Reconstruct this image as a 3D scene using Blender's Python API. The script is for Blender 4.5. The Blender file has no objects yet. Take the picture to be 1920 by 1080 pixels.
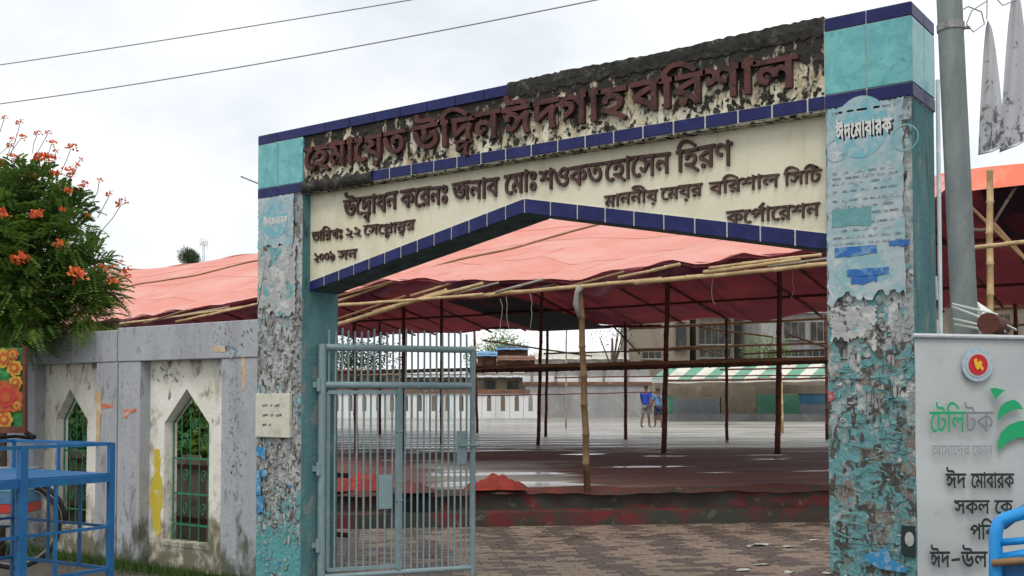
import bpy, math, random
from mathutils import Vector, Matrix
from math import sin, cos, tan, atan, radians, pi, sqrt
random.seed(7)
R = random.uniform
sc = bpy.context.scene
C = sc.collection

# ------------------------------------------------------------------ camera
F = 2070.0; EYE = 1.75; YAW = radians(36.0); PITCH = radians(2.0)
HOR = 748.0
PY0 = HOR - F * tan(PITCH)                      # principal row
cam = bpy.data.cameras.new('camera'); cam_o = bpy.data.objects.new('camera', cam); C.objects.link(cam_o)
cam.sensor_width = 36.0; cam.lens = 36.0 * F / 1920.0
cam.shift_y = (PY0 - 540.0) / 1920.0
cam.clip_start = 0.1; cam.clip_end = 1500
cam_o.location = (0, 0, EYE)
cam_o.rotation_euler = (pi / 2 + PITCH, 0, YAW)
sc.camera = cam_o

# ------------------------------------------------------------------ sky, sun, exposure
SUN_EL, SUN_AZ = radians(58), radians(-25)       # azimuth of the sun: behind the camera's right shoulder
w = bpy.data.worlds.new("World"); sc.world = w; w.use_nodes = True
nt = w.node_tree; nt.nodes.clear()
out = nt.nodes.new('ShaderNodeOutputWorld'); bg = nt.nodes.new('ShaderNodeBackground'); bg2 = nt.nodes.new('ShaderNodeBackground')
mixs = nt.nodes.new('ShaderNodeMixShader')
sky = nt.nodes.new('ShaderNodeTexSky'); sky.sky_type = 'NISHITA'; sky.sun_disc = False
sky.sun_elevation = SUN_EL; sky.sun_rotation = radians(180 + 25); sky.dust_density = 4; sky.air_density = 1.0
bg.inputs['Strength'].default_value = 0.12
nt.links.new(sky.outputs[0], bg.inputs[0])
tc = nt.nodes.new('ShaderNodeTexCoord'); mp = nt.nodes.new('ShaderNodeMapping'); mp.inputs['Scale'].default_value = (1.4, 1.4, 2.6)
mp.inputs['Location'].default_value = (0.35, 0.1, 0.2)
nz = nt.nodes.new('ShaderNodeTexNoise'); nz.inputs['Scale'].default_value = 1.7; nz.inputs['Detail'].default_value = 6; nz.inputs['Roughness'].default_value = .55
nt.links.new(tc.outputs['Generated'], mp.inputs[0]); nt.links.new(mp.outputs[0], nz.inputs['Vector'])
rp = nt.nodes.new('ShaderNodeValToRGB'); rp.color_ramp.elements[0].position = .36; rp.color_ramp.elements[0].color = (.64, .67, .71, 1)
rp.color_ramp.elements[1].position = .66; rp.color_ramp.elements[1].color = (1.0, 1.0, 1.0, 1)
e = rp.color_ramp.elements.new(.50); e.color = (.78, .81, .84, 1)
nt.links.new(nz.outputs['Fac'], rp.inputs[0]); nt.links.new(rp.outputs[0], bg2.inputs[0]); bg2.inputs['Strength'].default_value = 1.3
mixs.inputs[0].default_value = .9
nt.links.new(bg.outputs[0], mixs.inputs[1]); nt.links.new(bg2.outputs[0], mixs.inputs[2]); nt.links.new(mixs.outputs[0], out.inputs[0])
sd = bpy.data.lights.new('sun', 'SUN'); sd.energy = 1.5; sd.angle = radians(25); sd.color = (1, .97, .92)
so = bpy.data.objects.new('sun', sd); C.objects.link(so)
sdir = Vector((sin(-SUN_AZ) * cos(SUN_EL), -cos(SUN_AZ) * cos(SUN_EL), sin(SUN_EL)))   # towards the sun
so.rotation_euler = sdir.to_track_quat('Z', 'Y').to_euler()
vs = sc.view_settings; vs.view_transform = 'Standard'; vs.look = 'None'; vs.exposure = 0.1; vs.gamma = 1; vs.use_curve_mapping = False
sc.cycles.max_bounces = 6

# ------------------------------------------------------------------ pixel -> world helpers (for measuring off the photograph)
FW = Vector((-sin(YAW), cos(YAW), 0)); RT = Vector((cos(YAW), sin(YAW), 0)); UP = Vector((0, 0, 1)); EYEP = Vector((0, 0, EYE))
def ray(px, py):
    x = (px - 960) / F; y = (PY0 - py) / F
    f = cos(PITCH) - y * sin(PITCH); u = sin(PITCH) + y * cos(PITCH)
    return RT * x + FW * f + UP * u
def P(px, py, Y):
    r = ray(px, py); return EYEP + r * (Y / r.y)
def G(px, py, z):
    r = ray(px, py); return EYEP + r * ((z - EYE) / r.z)
def D(px, py, d):
    r = ray(px, py); return EYEP + r * (d / r.dot(FW))
def X(px, Y): return P(px, HOR, Y).x
def Z(px, py, Y): return P(px, py, Y).z

# ------------------------------------------------------------------ materials
def new_mat(name):
    m = bpy.data.materials.new(name); m.use_nodes = True
    return m, m.node_tree, m.node_tree.nodes['Principled BSDF']
def layered(name, base, layers=(), rough=.85, bump=.25, bscale=30, spec=.3, metal=0, rough2=None, trans=0):
    """base colour, then (colour, scale, lo, hi, stretch, grad) layers laid over it by noise; grad=(axis, a, b, weight)"""
    m, t, b = new_mat(name); N = t.nodes.new; L = t.links.new
    tc = N('ShaderNodeTexCoord'); cur = None
    col = N('ShaderNodeRGB'); col.outputs[0].default_value = (*base, 1); cur = col.outputs[0]
    lastf = None
    for i, ly in enumerate(layers):
        c, s, lo, hi = ly[:4]; st = ly[4] if len(ly) > 4 and ly[4] else (1, 1, 1); gr = ly[5] if len(ly) > 5 else None
        mp = N('ShaderNodeMapping'); mp.inputs['Scale'].default_value = st; mp.inputs['Location'].default_value = (i * 3.7, i * 1.3, i * 2.1)
        L(tc.outputs['Object'], mp.inputs[0])
        n = N('ShaderNodeTexNoise'); n.inputs['Scale'].default_value = s; n.inputs['Detail'].default_value = 7; n.inputs['Roughness'].default_value = .62
        n.inputs['Distortion'].default_value = .4
        L(mp.outputs[0], n.inputs['Vector']); f = n.outputs['Fac']
        if gr:
            ax, a, bb, wt = gr
            sp = N('ShaderNodeSeparateXYZ'); L(tc.outputs['Object'], sp.inputs[0])
            mr = N('ShaderNodeMapRange'); mr.inputs[1].default_value = a; mr.inputs[2].default_value = bb; L(sp.outputs['XYZ'.index(ax)], mr.inputs[0])
            ma = N('ShaderNodeMath'); ma.operation = 'MULTIPLY_ADD'; ma.inputs[1].default_value = wt
            L(mr.outputs[0], ma.inputs[0]); L(f, ma.inputs[2]); f = ma.outputs[0]
        mr = N('ShaderNodeMapRange'); mr.inputs[1].default_value = lo; mr.inputs[2].default_value = hi; L(f, mr.inputs[0])
        mx = N('ShaderNodeMix'); mx.data_type = 'RGBA'; L(mr.outputs[0], mx.inputs[0]); L(cur, mx.inputs[6]); mx.inputs[7].default_value = (*c, 1)
        cur = mx.outputs[2]; lastf = mr.outputs[0]
    L(cur, b.inputs['Base Color'])
    b.inputs['Roughness'].default_value = rough; b.inputs['Metallic'].default_value = metal
    b.inputs['Specular IOR Level'].default_value = spec
    if rough2 is not None and lastf:
        mr = N('ShaderNodeMapRange'); mr.inputs[3].default_value = rough; mr.inputs[4].default_value = rough2; L(lastf, mr.inputs[0]); L(mr.outputs[0], b.inputs['Roughness'])
    if bump:
        n = N('ShaderNodeTexNoise'); n.inputs['Scale'].default_value = bscale; n.inputs['Detail'].default_value = 6
        L(tc.outputs['Object'], n.inputs['Vector'])
        bp = N('ShaderNodeBump'); bp.inputs['Strength'].default_value = bump; bp.inputs['Distance'].default_value = .02
        L(n.outputs['Fac'], bp.inputs['Height']); L(bp.outputs[0], b.inputs['Normal'])
    if trans:
        tr = N('ShaderNodeBsdfTranslucent'); L(cur, tr.inputs[0]); ms = N('ShaderNodeMixShader'); ms.inputs[0].default_value = trans
        L(b.outputs[0], ms.inputs[1]); L(tr.outputs[0], ms.inputs[2]); L(ms.outputs[0], t.nodes['Material Output'].inputs[0])
    return m
def hx(h):
    h = h.lstrip('#'); v = [int(h[i:i+2], 16) / 255 for i in (0, 2, 4)]
    return tuple(((c + .055) / 1.055) ** 2.4 if c > .04 else c / 12.92 for c in v)
def rel(c, k): return tuple(min(1, a * k) for a in c)

M = {}
M['teal_tile'] = layered('teal_tile', (.10, .36, .37), [((.16, .46, .46), 9, .42, .62), ((.06, .24, .26), 22, .55, .75), ((.30, .34, .30), 4, .66, .80)], rough=.25, bump=.03, spec=.5)
M['blue_tile'] = layered('blue_tile', (.012, .016, .085), [((.022, .028, .13), 7, .45, .7), ((.07, .07, .09), 30, .66, .8)], rough=.38, bump=.03, spec=.22)
M['grout'] = layered('grout', (.62, .62, .57), [((.3, .3, .27), 12, .55, .8)])
M['cream_wall'] = layered('cream_wall', (.70, .66, .50), [((.58, .52, .36), 2.2, .45, .75, (1, 1, .5)), ((.42, .38, .28), 9, .58, .86, (1, 1, .18)), ((.75, .73, .62), 5, .55, .8)], bump=.1)
M['moss_wall'] = layered('moss_wall', (.66, .62, .47), [((.36, .27, .15), 6, .46, .68, (1.4, 1, .6), ('Z', 3.8, 4.14, .10)),
    ((.028, .025, .02), 8, .53, .62, (1.5, 1, .8), ('Z', 3.76, 4.14, .17)), ((.014, .012, .01), 20, .60, .66, (1, 1, .7), ('Z', 3.95, 3.70, .10)), ((.30, .28, .2), 40, .66, .8)], bump=.6, bscale=35)
M['moss_dark'] = layered('moss_dark', (.035, .032, .027), [((.12, .115, .09), 14, .52, .72), ((.012, .012, .01), 6, .5, .7), ((.30, .29, .24), 30, .66, .76)], bump=.8, bscale=25)
M['letter_red'] = layered('letter_red', (.095, .034, .029), [((.04, .018, .016), 9, .48, .62), ((.17, .10, .085), 30, .6, .8), ((.02, .016, .013), 14, .60, .66)], rough=.7, bump=.3)
M['letter_brown'] = layered('letter_brown', (.072, .036, .032), [((.13, .075, .062), 16, .5, .75)], rough=.7, bump=.2)
M['pillar_peel'] = layered('pillar_peel', (.14, .29, .30), [
    ((.34, .36, .35), 3.2, .44, .50, (1, 1, .7), ('Z', 3.6, .6, .03)), ((.52, .53, .50), 7, .55, .60, (1, 1, .6)), ((.12, .28, .29), 9, .50, .58, (1, 1, .5), ('Z', 1.95, 1.5, .11)),
    ((.20, .17, .14), 6, .56, .61), ((.07, .068, .06), 17, .575, .63, (1, 1, .55), ('Z', 3.3, 1.4, .045)), ((.45, .42, .38), 38, .60, .66)], bump=.9, bscale=22)
M['pillar_grey'] = layered('pillar_grey', (.27, .28, .28), [
    ((.40, .41, .40), 3.2, .46, .52, (1, 1, .7)), ((.12, .30, .31), 4, .58, .63, (1, 1, .5), ('Z', 1.4, .4, .14)), ((.46, .47, .45), 9, .56, .61, (1, 1, .6)),
    ((.17, .155, .135), 9, .53, .60, (1, 1, .6)), ((.075, .07, .062), 20, .56, .62, (1, 1, .6), ('Z', 3.3, 1.4, .04)), ((.36, .35, .32), 44, .60, .67), ((.10, .31, .31), 5, .66, .71, None, ('Z', .80, .50, .24))], bump=.9, bscale=26)
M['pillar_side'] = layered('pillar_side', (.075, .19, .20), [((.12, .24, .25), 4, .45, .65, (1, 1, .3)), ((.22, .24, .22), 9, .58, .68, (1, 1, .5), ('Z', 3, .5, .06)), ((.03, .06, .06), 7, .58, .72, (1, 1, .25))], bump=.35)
M['under_teal'] = layered('under_teal', (.07, .12, .115), [((.03, .05, .05), 6, .45, .65)])
M['wall_grey'] = layered('wall_grey', (.37, .38, .405), [((.31, .315, .335), 2.5, .45, .65, (1.5, 1, .35)), ((.40, .41, .42), 4.5, .52, .70, (1, 1, .5)),
    ((.19, .19, .185), 5, .63, .74, (1.2, 1, .6), ('Z', 1.9, 1.1, .05)), ((.20, .19, .17), 9, .62, .74, (1.8, 1, .4), ('Z', 2.1, 2.5, .04)), ((.50, .33, .17), 5, .69, .74, (1, 1, .4)), ((.10, .11, .08), 6, .62, .80, (1, 1, .6), ('Z', .7, .1, .3))], bump=.35, bscale=20)
M['wall_white'] = layered('wall_white', (.72, .69, .60), [((.78, .76, .70), 3, .45, .65), ((.40, .34, .24), 3.2, .52, .74, (1, 1, .4)), ((.36, .35, .31), 9, .62, .74, (1.6, 1, .4)), ((.33, .26, .17), 5, .62, .69, (1, 1, .7), ('Z', 1.6, 2.3, .09)),
    ((.10, .10, .09), 9, .64, .70, (1, 1, .3), ('Z', 1.7, 2.2, .08)), ((.16, .15, .10), 5, .55, .80, (1, 1, .8), ('Z', .8, .15, .32))], bump=.3, bscale=22)
M['jamb'] = layered('jamb', (.60, .60, .58), [((.3, .29, .27), 5, .5, .75)])
M['gate_iron'] = layered('gate_iron', (.19, .27, .28), [((.25, .33, .35), 14, .5, .7), ((.13, .09, .06), 40, .66, .76), ((.12, .30, .30), 6, .62, .75)], rough=.5, bump=.1, spec=.4)
M['grille_green'] = layered('grille_green', (.02, .17, .08), [((.05, .25, .13), 20, .5, .7), ((.10, .05, .03), 35, .66, .8)], rough=.5, bump=.1)
M['bamboo'] = layered('bamboo', (.44, .31, .15), [((.58, .44, .25), 5, .45, .65), ((.22, .14, .07), 12, .58, .75)], rough=.6, bump=.15)
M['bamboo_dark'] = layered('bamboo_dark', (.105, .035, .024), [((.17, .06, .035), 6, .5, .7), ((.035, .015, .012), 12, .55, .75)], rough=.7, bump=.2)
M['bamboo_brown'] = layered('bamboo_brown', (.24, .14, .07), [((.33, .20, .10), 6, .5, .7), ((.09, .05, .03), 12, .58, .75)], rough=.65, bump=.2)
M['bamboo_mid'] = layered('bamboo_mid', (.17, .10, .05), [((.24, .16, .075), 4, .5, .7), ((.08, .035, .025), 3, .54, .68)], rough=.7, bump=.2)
M['screen_tan'] = layered('screen_tan', (.42, .30, .20), [((.52, .42, .32), 5, .48, .68), ((.22, .16, .11), 9, .58, .72)], bump=.2)
M['bamboo_grey'] = layered('bamboo_grey', (.33, .29, .22), [((.14, .11, .08), 8, .52, .72)], rough=.7, bump=.2)
M['red_cloth'] = layered('red_cloth', (.085, .034, .026), [((.17, .03, .025), 1.3, .52, .64), ((.045, .04, .03), 2.2, .50, .60), ((.14, .12, .09), 8, .62, .7)], bump=.4)
M['bright_red_cloth'] = layered('bright_red_cloth', (.26, .035, .022), [((.14, .02, .018), 5, .45, .65), ((.36, .08, .04), 9, .6, .75)], bump=.5, bscale=12)
M['tarp_coral'] = layered('tarp_coral', (.84, .36, .29), [((.87, .46, .39), .8, .42, .65), ((.78, .27, .21), 1.5, .52, .78, (.25, 1.6, 1)), ((.70, .24, .17), 2.2, .60, .72, (1.6, .25, .5)), ((.78, .33, .27), 6, .6, .75)], rough=.75, bump=.12, bscale=4, trans=.28)
M['seam_coral'] = layered('seam_coral', (.70, .27, .21), rough=.8, bump=0)
M['tarp_orange'] = layered('tarp_orange', (.76, .17, .10), [((.82, .28, .19), 1.5, .45, .7)], rough=.7, bump=.2, bscale=5)
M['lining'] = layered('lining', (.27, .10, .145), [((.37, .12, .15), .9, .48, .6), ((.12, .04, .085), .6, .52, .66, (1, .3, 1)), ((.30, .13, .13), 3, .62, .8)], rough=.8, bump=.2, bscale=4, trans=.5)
M['lining_purple'] = layered('lining_purple', (.045, .022, .05), [((.16, .03, .05), .8, .5, .56)], rough=.8, trans=.15)
M['tarp_black'] = layered('tarp_black', (.012, .013, .015), [((.03, .03, .03), 3, .5, .7)], rough=.8)
M['steel_pole'] = layered('steel_pole', (.15, .175, .17), [((.21, .24, .23), 7, .45, .65, (1, 1, .3)), ((.12, .14, .14), 20, .6, .75), ((.45, .46, .44), 60, .70, .76)], rough=.55, bump=.1, spec=.4, metal=.25)
M['banner'] = layered('banner', (.46, .48, .475), [((.41, .43, .43), 2.5, .45, .65), ((.36, .36, .34), 12, .62, .78)], rough=.5, bump=.5, bscale=3)
M['ink_black'] = layered('ink_black', (.02, .03, .03), rough=.6, bump=0)
M['ink_grey'] = layered('ink_grey', (.19, .20, .21), rough=.6, bump=0)
M['ink_lgrey'] = layered('ink_lgrey', (.26, .27, .28), rough=.6, bump=0)
M['ink_green'] = layered('ink_green', (.015, .33, .13), rough=.6, bump=0)
M['ink_red'] = layered('ink_red', (.50, .02, .03), rough=.6, bump=0)
M['ink_yellow'] = layered('ink_yellow', (.75, .42, .03), rough=.6, bump=0)
M['ink_ring'] = layered('ink_ring', (.30, .42, .50), [((.42, .50, .54), 60, .45, .55)], rough=.6, bump=0)
M['ink_blue'] = layered('ink_blue', (.03, .13, .38), [((.16, .3, .45), 14, .52, .66)], rough=.7, bump=0)
M['ink_cyan'] = layered('ink_cyan', (.17, .40, .46), [((.34, .44, .46), 14, .46, .58), ((.22, .3, .3), 22, .6, .66)], rough=.7, bump=0)
M['ink_faint'] = layered('ink_faint', (.15, .20, .23), [((.40, .44, .45), 25, .45, .6)], rough=.8, bump=0)
M['poster'] = layered('poster', (.38, .45, .47), [((.24, .40, .43), 4, .46, .58), ((.50, .52, .51), 9, .55, .66), ((.25, .27, .26), 17, .60, .68), ((.12, .28, .30), 6, .63, .68)], bump=.3, bscale=18)
M['poster_old'] = layered('poster_old', (.36, .37, .36), [((.50, .50, .47), 8, .5, .58), ((.15, .33, .34), 6, .56, .62), ((.10, .09, .08), 11, .58, .64)], bump=.5)
M['scrap_white'] = layered('scrap_white', (.42, .42, .40), [((.30, .30, .29), 12, .5, .65)], bump=.3)
M['scrap_grey'] = layered('scrap_grey', (.24, .24, .23), [((.12, .11, .10), 12, .5, .65)], bump=.3)
M['scrap_mid'] = layered('scrap_mid', (.36, .36, .35), [((.22, .21, .20), 12, .5, .65)], bump=.3)
M['scrap_teal'] = layered('scrap_teal', (.13, .30, .31), [((.20, .38, .38), 9, .5, .65)], bump=.3)
M['scrap_dark'] = layered('scrap_dark', (.075, .07, .062), [((.12, .10, .08), 9, .5, .65)], bump=.3)
M['scrap_red'] = layered('scrap_red', (.34, .07, .06), [((.45, .35, .33), 20, .5, .65)], bump=.3)
M['scrap_blue'] = layered('scrap_blue', (.04, .22, .42), [((.3, .4, .45), 20, .5, .65)], bump=.3)
M['notice'] = layered('notice', (.58, .56, .46), [((.40, .37, .29), 8, .52, .7), ((.2, .17, .13), 30, .66, .76)], bump=.2)
M['blue_paint'] = layered('blue_paint', (.008, .11, .28), [((.012, .17, .37), 8, .5, .7), ((.02, .08, .16), 18, .6, .75), ((.16, .10, .06), 30, .70, .78)], rough=.42, bump=.1, spec=.5)
M['blue_bright'] = layered('blue_bright', (.01, .25, .62), [((.03, .35, .72), 9, .5, .7), ((.02, .1, .25), 22, .64, .75)], rough=.35, bump=.05, spec=.5)
M['tyre'] = layered('tyre', (.018, .017, .016), [((.07, .055, .045), 12, .55, .75)], rough=.8)
M['metal_dull'] = layered('metal_dull', (.25, .25, .25), [((.12, .08, .06), 14, .55, .7)], rough=.4, metal=.6)
M['paver_pink'] = layered('paver_pink', (.20, .145, .105), [((.24, .18, .135), 6, .45, .65), ((.10, .07, .06), 3, .56, .72)], rough=.5, bump=.3, rough2=.25, spec=.4)
M['paver_dark'] = layered('paver_dark', (.088, .066, .054), [((.13, .10, .085), 6, .45, .65), ((.045, .035, .03), 3, .56, .72)], rough=.5, bump=.3, rough2=.25, spec=.4)
M['paver_joint'] = layered('paver_joint', (.07, .06, .05), [((.12, .10, .08), 9, .5, .7)])
M['grass'] = layered('grass', (.055, .10, .02), [((.03, .06, .015), 5, .5, .7), ((.12, .13, .05), 9, .6, .8)], rough=.8, bump=0, trans=.2)
M['leaf'] = layered('leaf', (.12, .22, .04), [((.055, .12, .03), 2.3, .48, .66), ((.21, .30, .05), 3.4, .50, .64)], rough=.55, bump=0, trans=.3)
M['leaf_dark'] = layered('leaf_dark', (.025, .055, .02), [((.05, .09, .03), 1.5, .5, .65)], rough=.6, bump=0, trans=.2)
M['petal'] = layered('petal', (.78, .15, .05), [((.84, .32, .10), 14, .48, .62), ((.5, .04, .03), 25, .58, .7)], rough=.6, bump=0, trans=.3)
M['bark'] = layered('bark', (.11, .08, .06), [((.05, .04, .03), 12, .5, .65)], bump=.6)
M['skin'] = layered('skin', (.16, .075, .045), rough=.55, bump=0)
M['hair'] = layered('hair', (.012, .01, .01), rough=.6, bump=0)
M['shirt_blue'] = layered('shirt_blue', (.02, .06, .38), [((.015, .03, .2), 8, .5, .7)], bump=.2)
M['shirt_sky'] = layered('shirt_sky', (.10, .26, .46), [((.06, .17, .34), 8, .5, .7)], bump=.2)
M['short_grey'] = layered('short_grey', (.16, .16, .17), bump=.2)
M['short_navy'] = layered('short_navy', (.03, .045, .10), bump=.2)
M['conc'] = layered('conc', (.30, .30, .30), [((.22, .21, .20), .8, .45, .65, (1, 1, .4)), ((.38, .36, .34), 2, .55, .7)], bump=.2, bscale=6)
M['conc_brown'] = layered('conc_brown', (.24, .20, .15), [((.15, .12, .09), .5, .45, .65, (1, 1, .4)), ((.32, .28, .22), 1.2, .55, .7)], bump=.2, bscale=6)
M['white_far'] = layered('white_far', (.66, .67, .66), [((.45, .45, .42), .7, .5, .7, (1, 1, .4))], bump=.1)
M['window_dark'] = layered('window_dark', (.03, .032, .03), [((.09, .09, .08), 1.2, .5, .65)], rough=.3)
M['green_stripe'] = layered('green_stripe', (.11, .29, .20), [((.22, .40, .30), 1.2, .5, .7)], rough=.7)
M['cream_stripe'] = layered('cream_stripe', (.62, .60, .50), [((.45, .44, .36), 1.2, .5, .7)], rough=.7)
M['rust'] = layered('rust', (.20, .10, .06), [((.10, .06, .04), 1.5, .45, .65), ((.34, .20, .13), 2.5, .58, .7)], bump=.3)
M['blue_tarp'] = layered('blue_tarp', (.10, .28, .50), [((.18, .40, .62), 1.5, .5, .7)], rough=.6)
M['tin'] = layered('tin', (.48, .49, .50), [((.30, .28, .26), 1.2, .5, .68)], rough=.5)
M['sign_blue'] = layered('sign_blue', (.05, .15, .26), [((.10, .2, .3), 1.5, .5, .7)])
M['sign_green'] = layered('sign_green', (.08, .22, .15), [((.14, .3, .22), 1.5, .5, .7)])
M['shutter'] = layered('shutter', (.19, .21, .23), [((.26, .27, .28), 1.5, .5, .7)])
M['wire'] = layered('wire', (.34, .35, .36), rough=.6, bump=0)
M['rope'] = layered('rope', (.50, .54, .48), rough=.8, bump=0)
M['pennant'] = layered('pennant', (.55, .55, .56), [((.68, .68, .70), 5, .45, .65, (1, 1, .3)), ((.16, .16, .17), 16, .60, .68, None, ('Z', 3.75, 3.3, .14)), ((.40, .40, .41), 4, .60, .75)], rough=.45, bump=.1, trans=.4)
M['wood_end'] = layered('wood_end', (.10, .035, .025), [((.05, .02, .015), 20, .5, .7)])
M['yellow_paint'] = layered('yellow_paint', (.55, .42, .04), [((.60, .56, .38), 12, .56, .68)], bump=.1)
M['orange_paint'] = layered('orange_paint', (.52, .15, .06), [((.58, .42, .33), 10, .50, .62)], bump=.1)
M['pale_orange'] = layered('pale_orange', (.52, .36, .19), [((.55, .50, .40), 10, .50, .62)], bump=.1)
M['paper'] = layered('paper', (.62, .62, .58), bump=.1)
M['art_orange'] = layered('art_orange', (.42, .09, .03), bump=0); M['art_yellow'] = layered('art_yellow', (.48, .27, .04), bump=0)
M['art_green'] = layered('art_green', (.03, .16, .05), [((.06, .3, .07), 8, .5, .6)], bump=0); M['plastic_red'] = layered('plastic_red', (.42, .04, .03), bump=0, rough=.4)

# ------------------------------------------------------------------ mesh builder and object helpers
class MB:
    def __init__(s): s.v = []; s.f = []
    def add(s, vs, fs):
        o = len(s.v); s.v += [tuple(v) for v in vs]; s.f += [tuple(i + o for i in f) for f in fs]; return s
    def box(s, x0, x1, y0, y1, z0, z1):
        return s.add([(x0, y0, z0), (x1, y0, z0), (x1, y1, z0), (x0, y1, z0), (x0, y0, z1), (x1, y0, z1), (x1, y1, z1), (x0, y1, z1)],
                     [(0, 3, 2, 1), (4, 5, 6, 7), (0, 1, 5, 4), (1, 2, 6, 5), (2, 3, 7, 6), (3, 0, 4, 7)])
    def obox(s, o, ax, ay, az):     # oriented: corner + three edge vectors
        o, ax, ay, az = map(Vector, (o, ax, ay, az))
        return s.add([o, o + ax, o + ax + ay, o + ay, o + az, o + ax + az, o + ax + ay + az, o + ay + az],
                     [(0, 3, 2, 1), (4, 5, 6, 7), (0, 1, 5, 4), (1, 2, 6, 5), (2, 3, 7, 6), (3, 0, 4, 7)])
    def bar(s, a, b, w, h):         # box beam between two points
        a, b = Vector(a), Vector(b); d = (b - a).normalized(); u = d.cross(UP)
        if u.length < 1e-3: u = Vector((1, 0, 0))
        u.normalize(); v = u.cross(d)
        return s.obox(a - u * w / 2 - v * h / 2, b - a, u * w, v * h)
    def tube(s, pts, rs, n=8, cap=True):
        pts = [Vector(p) for p in pts]; rs = rs if isinstance(rs, (list, tuple)) else [rs] * len(pts)
        o = len(s.v); u = None
        for i, p in enumerate(pts):
            d = (pts[min(i + 1, len(pts) - 1)] - pts[max(i - 1, 0)]).normalized()
            if u is None: u = d.orthogonal().normalized()
            u = (u - d * u.dot(d)).normalized(); v = d.cross(u)
            for k in range(n):
                a = 2 * pi * k / n; s.v.append(tuple(p + (u * cos(a) + v * sin(a)) * rs[i]))
        for i in range(len(pts) - 1):
            for k in range(n):
                k2 = (k + 1) % n; s.f.append((o + i * n + k, o + i * n + k2, o + (i + 1) * n + k2, o + (i + 1) * n + k))
        if cap:
            s.f.append(tuple(o + k for k in reversed(range(n)))); e = o + (len(pts) - 1) * n; s.f.append(tuple(e + k for k in range(n)))
        return s
    def prism(s, poly, vec):        # 3D polygon extruded by a vector
        n = len(poly); vec = Vector(vec); poly = [Vector(p) for p in poly]
        return s.add(poly + [p + vec for p in poly], [tuple(range(n)), tuple(reversed(range(n, 2 * n)))] + [(i, i + n, (i + 1) % n + n, (i + 1) % n) for i in range(n)])
    def xz(s, poly, y0, y1):        # polygon in x,z extruded from y0 back to y1
        return s.prism([(x, y0, z) for x, z in poly], (0, y1 - y0, 0))
    def grid(s, fn, nu, nv):
        o = len(s.v)
        for j in range(nv + 1):
            for i in range(nu + 1): s.v.append(tuple(fn(i / nu, j / nv)))
        for j in range(nv):
            for i in range(nu):
                a = o + j * (nu + 1) + i; s.f.append((a, a + 1, a + nu + 2, a + nu + 1))
        return s
    def mesh(s, name, smooth=False):
        me = bpy.data.meshes.new(name); me.from_pydata(s.v, [], s.f); me.update()
        if smooth: me.polygons.foreach_set('use_smooth', [True] * len(me.polygons))
        return me
def obj(name, mb, m, parent=None, smooth=False, kind=None, label=None, fix=False):
    me = mb.mesh(name, smooth) if isinstance(mb, MB) else mb
    if fix:
        import bmesh
        b = bmesh.new(); b.from_mesh(me); bmesh.ops.recalc_face_normals(b, faces=b.faces); b.to_mesh(me); b.free()
    if m is not None and not me.materials: me.materials.append(M[m] if isinstance(m, str) else m)
    o = bpy.data.objects.new(name, me); C.objects.link(o)
    if parent is not None: adopt(o, parent)
    if kind: o['kind'] = kind
    if label: o['label'] = label
    return o
def adopt(o, p):
    """parent while keeping world-space vertices in place (parents are either roots with a location or parts at the origin)"""
    o.parent = p
    if p.parent is None: o.matrix_parent_inverse = Matrix.Translation(p.location).inverted()
def thing(name, label, cat, loc=(0, 0, 0), group=None):
    o = bpy.data.objects.new(name, None); C.objects.link(o); o.location = loc; o.empty_display_size = .2
    o['label'] = label; o['category'] = cat
    if group: o['group'] = group
    return o
def tag(o, label, cat, group=None):
    o['label'] = label; o['category'] = cat
    if group: o['group'] = group
    return o
def bevel(o, w=.004, seg=1):
    md = o.modifiers.new('bevel', 'BEVEL'); md.width = w; md.segments = seg; md.limit_method = 'ANGLE'; return o

# ------------------------------------------------------------------ Bengali lettering (visual order; a^b puts b small beneath a; ` is a reph stroke)
_gc = {}; GLY_OFF = 0.0
from mathutils.geometry import delaunay_2d_cdt
def outline_fill(loops, off):
    """union (non-zero winding) of overlapping closed outlines, each first pushed outwards by off"""
    area = lambda l: sum(l[i][0] * l[(i + 1) % len(l)][1] - l[(i + 1) % len(l)][0] * l[i][1] for i in range(len(l))) / 2
    big = max(loops, key=lambda l: abs(area(l))); sg = 1 if area(big) > 0 else -1
    if sg < 0: loops = [l[::-1] for l in loops]
    if off:
        new = []
        for l in loops:
            n = len(l); q = []
            for i in range(n):
                a, b_, c = Vector(l[i - 1]), Vector(l[i]), Vector(l[(i + 1) % n]); d1 = (b_ - a).normalized(); d2 = (c - b_).normalized()
                n1 = Vector((d1.y, -d1.x)); n2 = Vector((d2.y, -d2.x)); m_ = n1 + n2
                if m_.length < .2: m_ = n1
                m_.normalize(); k = min(1.8, 1 / max(.4, m_.dot(n1))); q.append(tuple(b_ + m_ * off * k))
            new.append(q)
        loops = new
    vs = []; ed = []
    for l in loops:
        o = len(vs); vs += [Vector(p) for p in l]; ed += [(o + i, o + (i + 1) % len(l)) for i in range(len(l))]
    ov, oe, of, *_ = delaunay_2d_cdt(vs, ed, [], 0, 1e-5)
    res = []
    for f in of:
        cx_ = sum(ov[i].x for i in f) / len(f); cy_ = sum(ov[i].y for i in f) / len(f); wn = 0
        for l in loops:
            for i in range(len(l)):
                (xa_, ya_), (xb_, yb_) = l[i], l[(i + 1) % len(l)]
                if (ya_ <= cy_) != (yb_ <= cy_):
                    xx = xa_ + (cy_ - ya_) * (xb_ - xa_) / (yb_ - ya_)
                    if xx > cx_: wn += 1 if yb_ > ya_ else -1
        if wn > 0: res.append(tuple(f))
    return [(v.x, v.y) for v in ov], res
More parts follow.
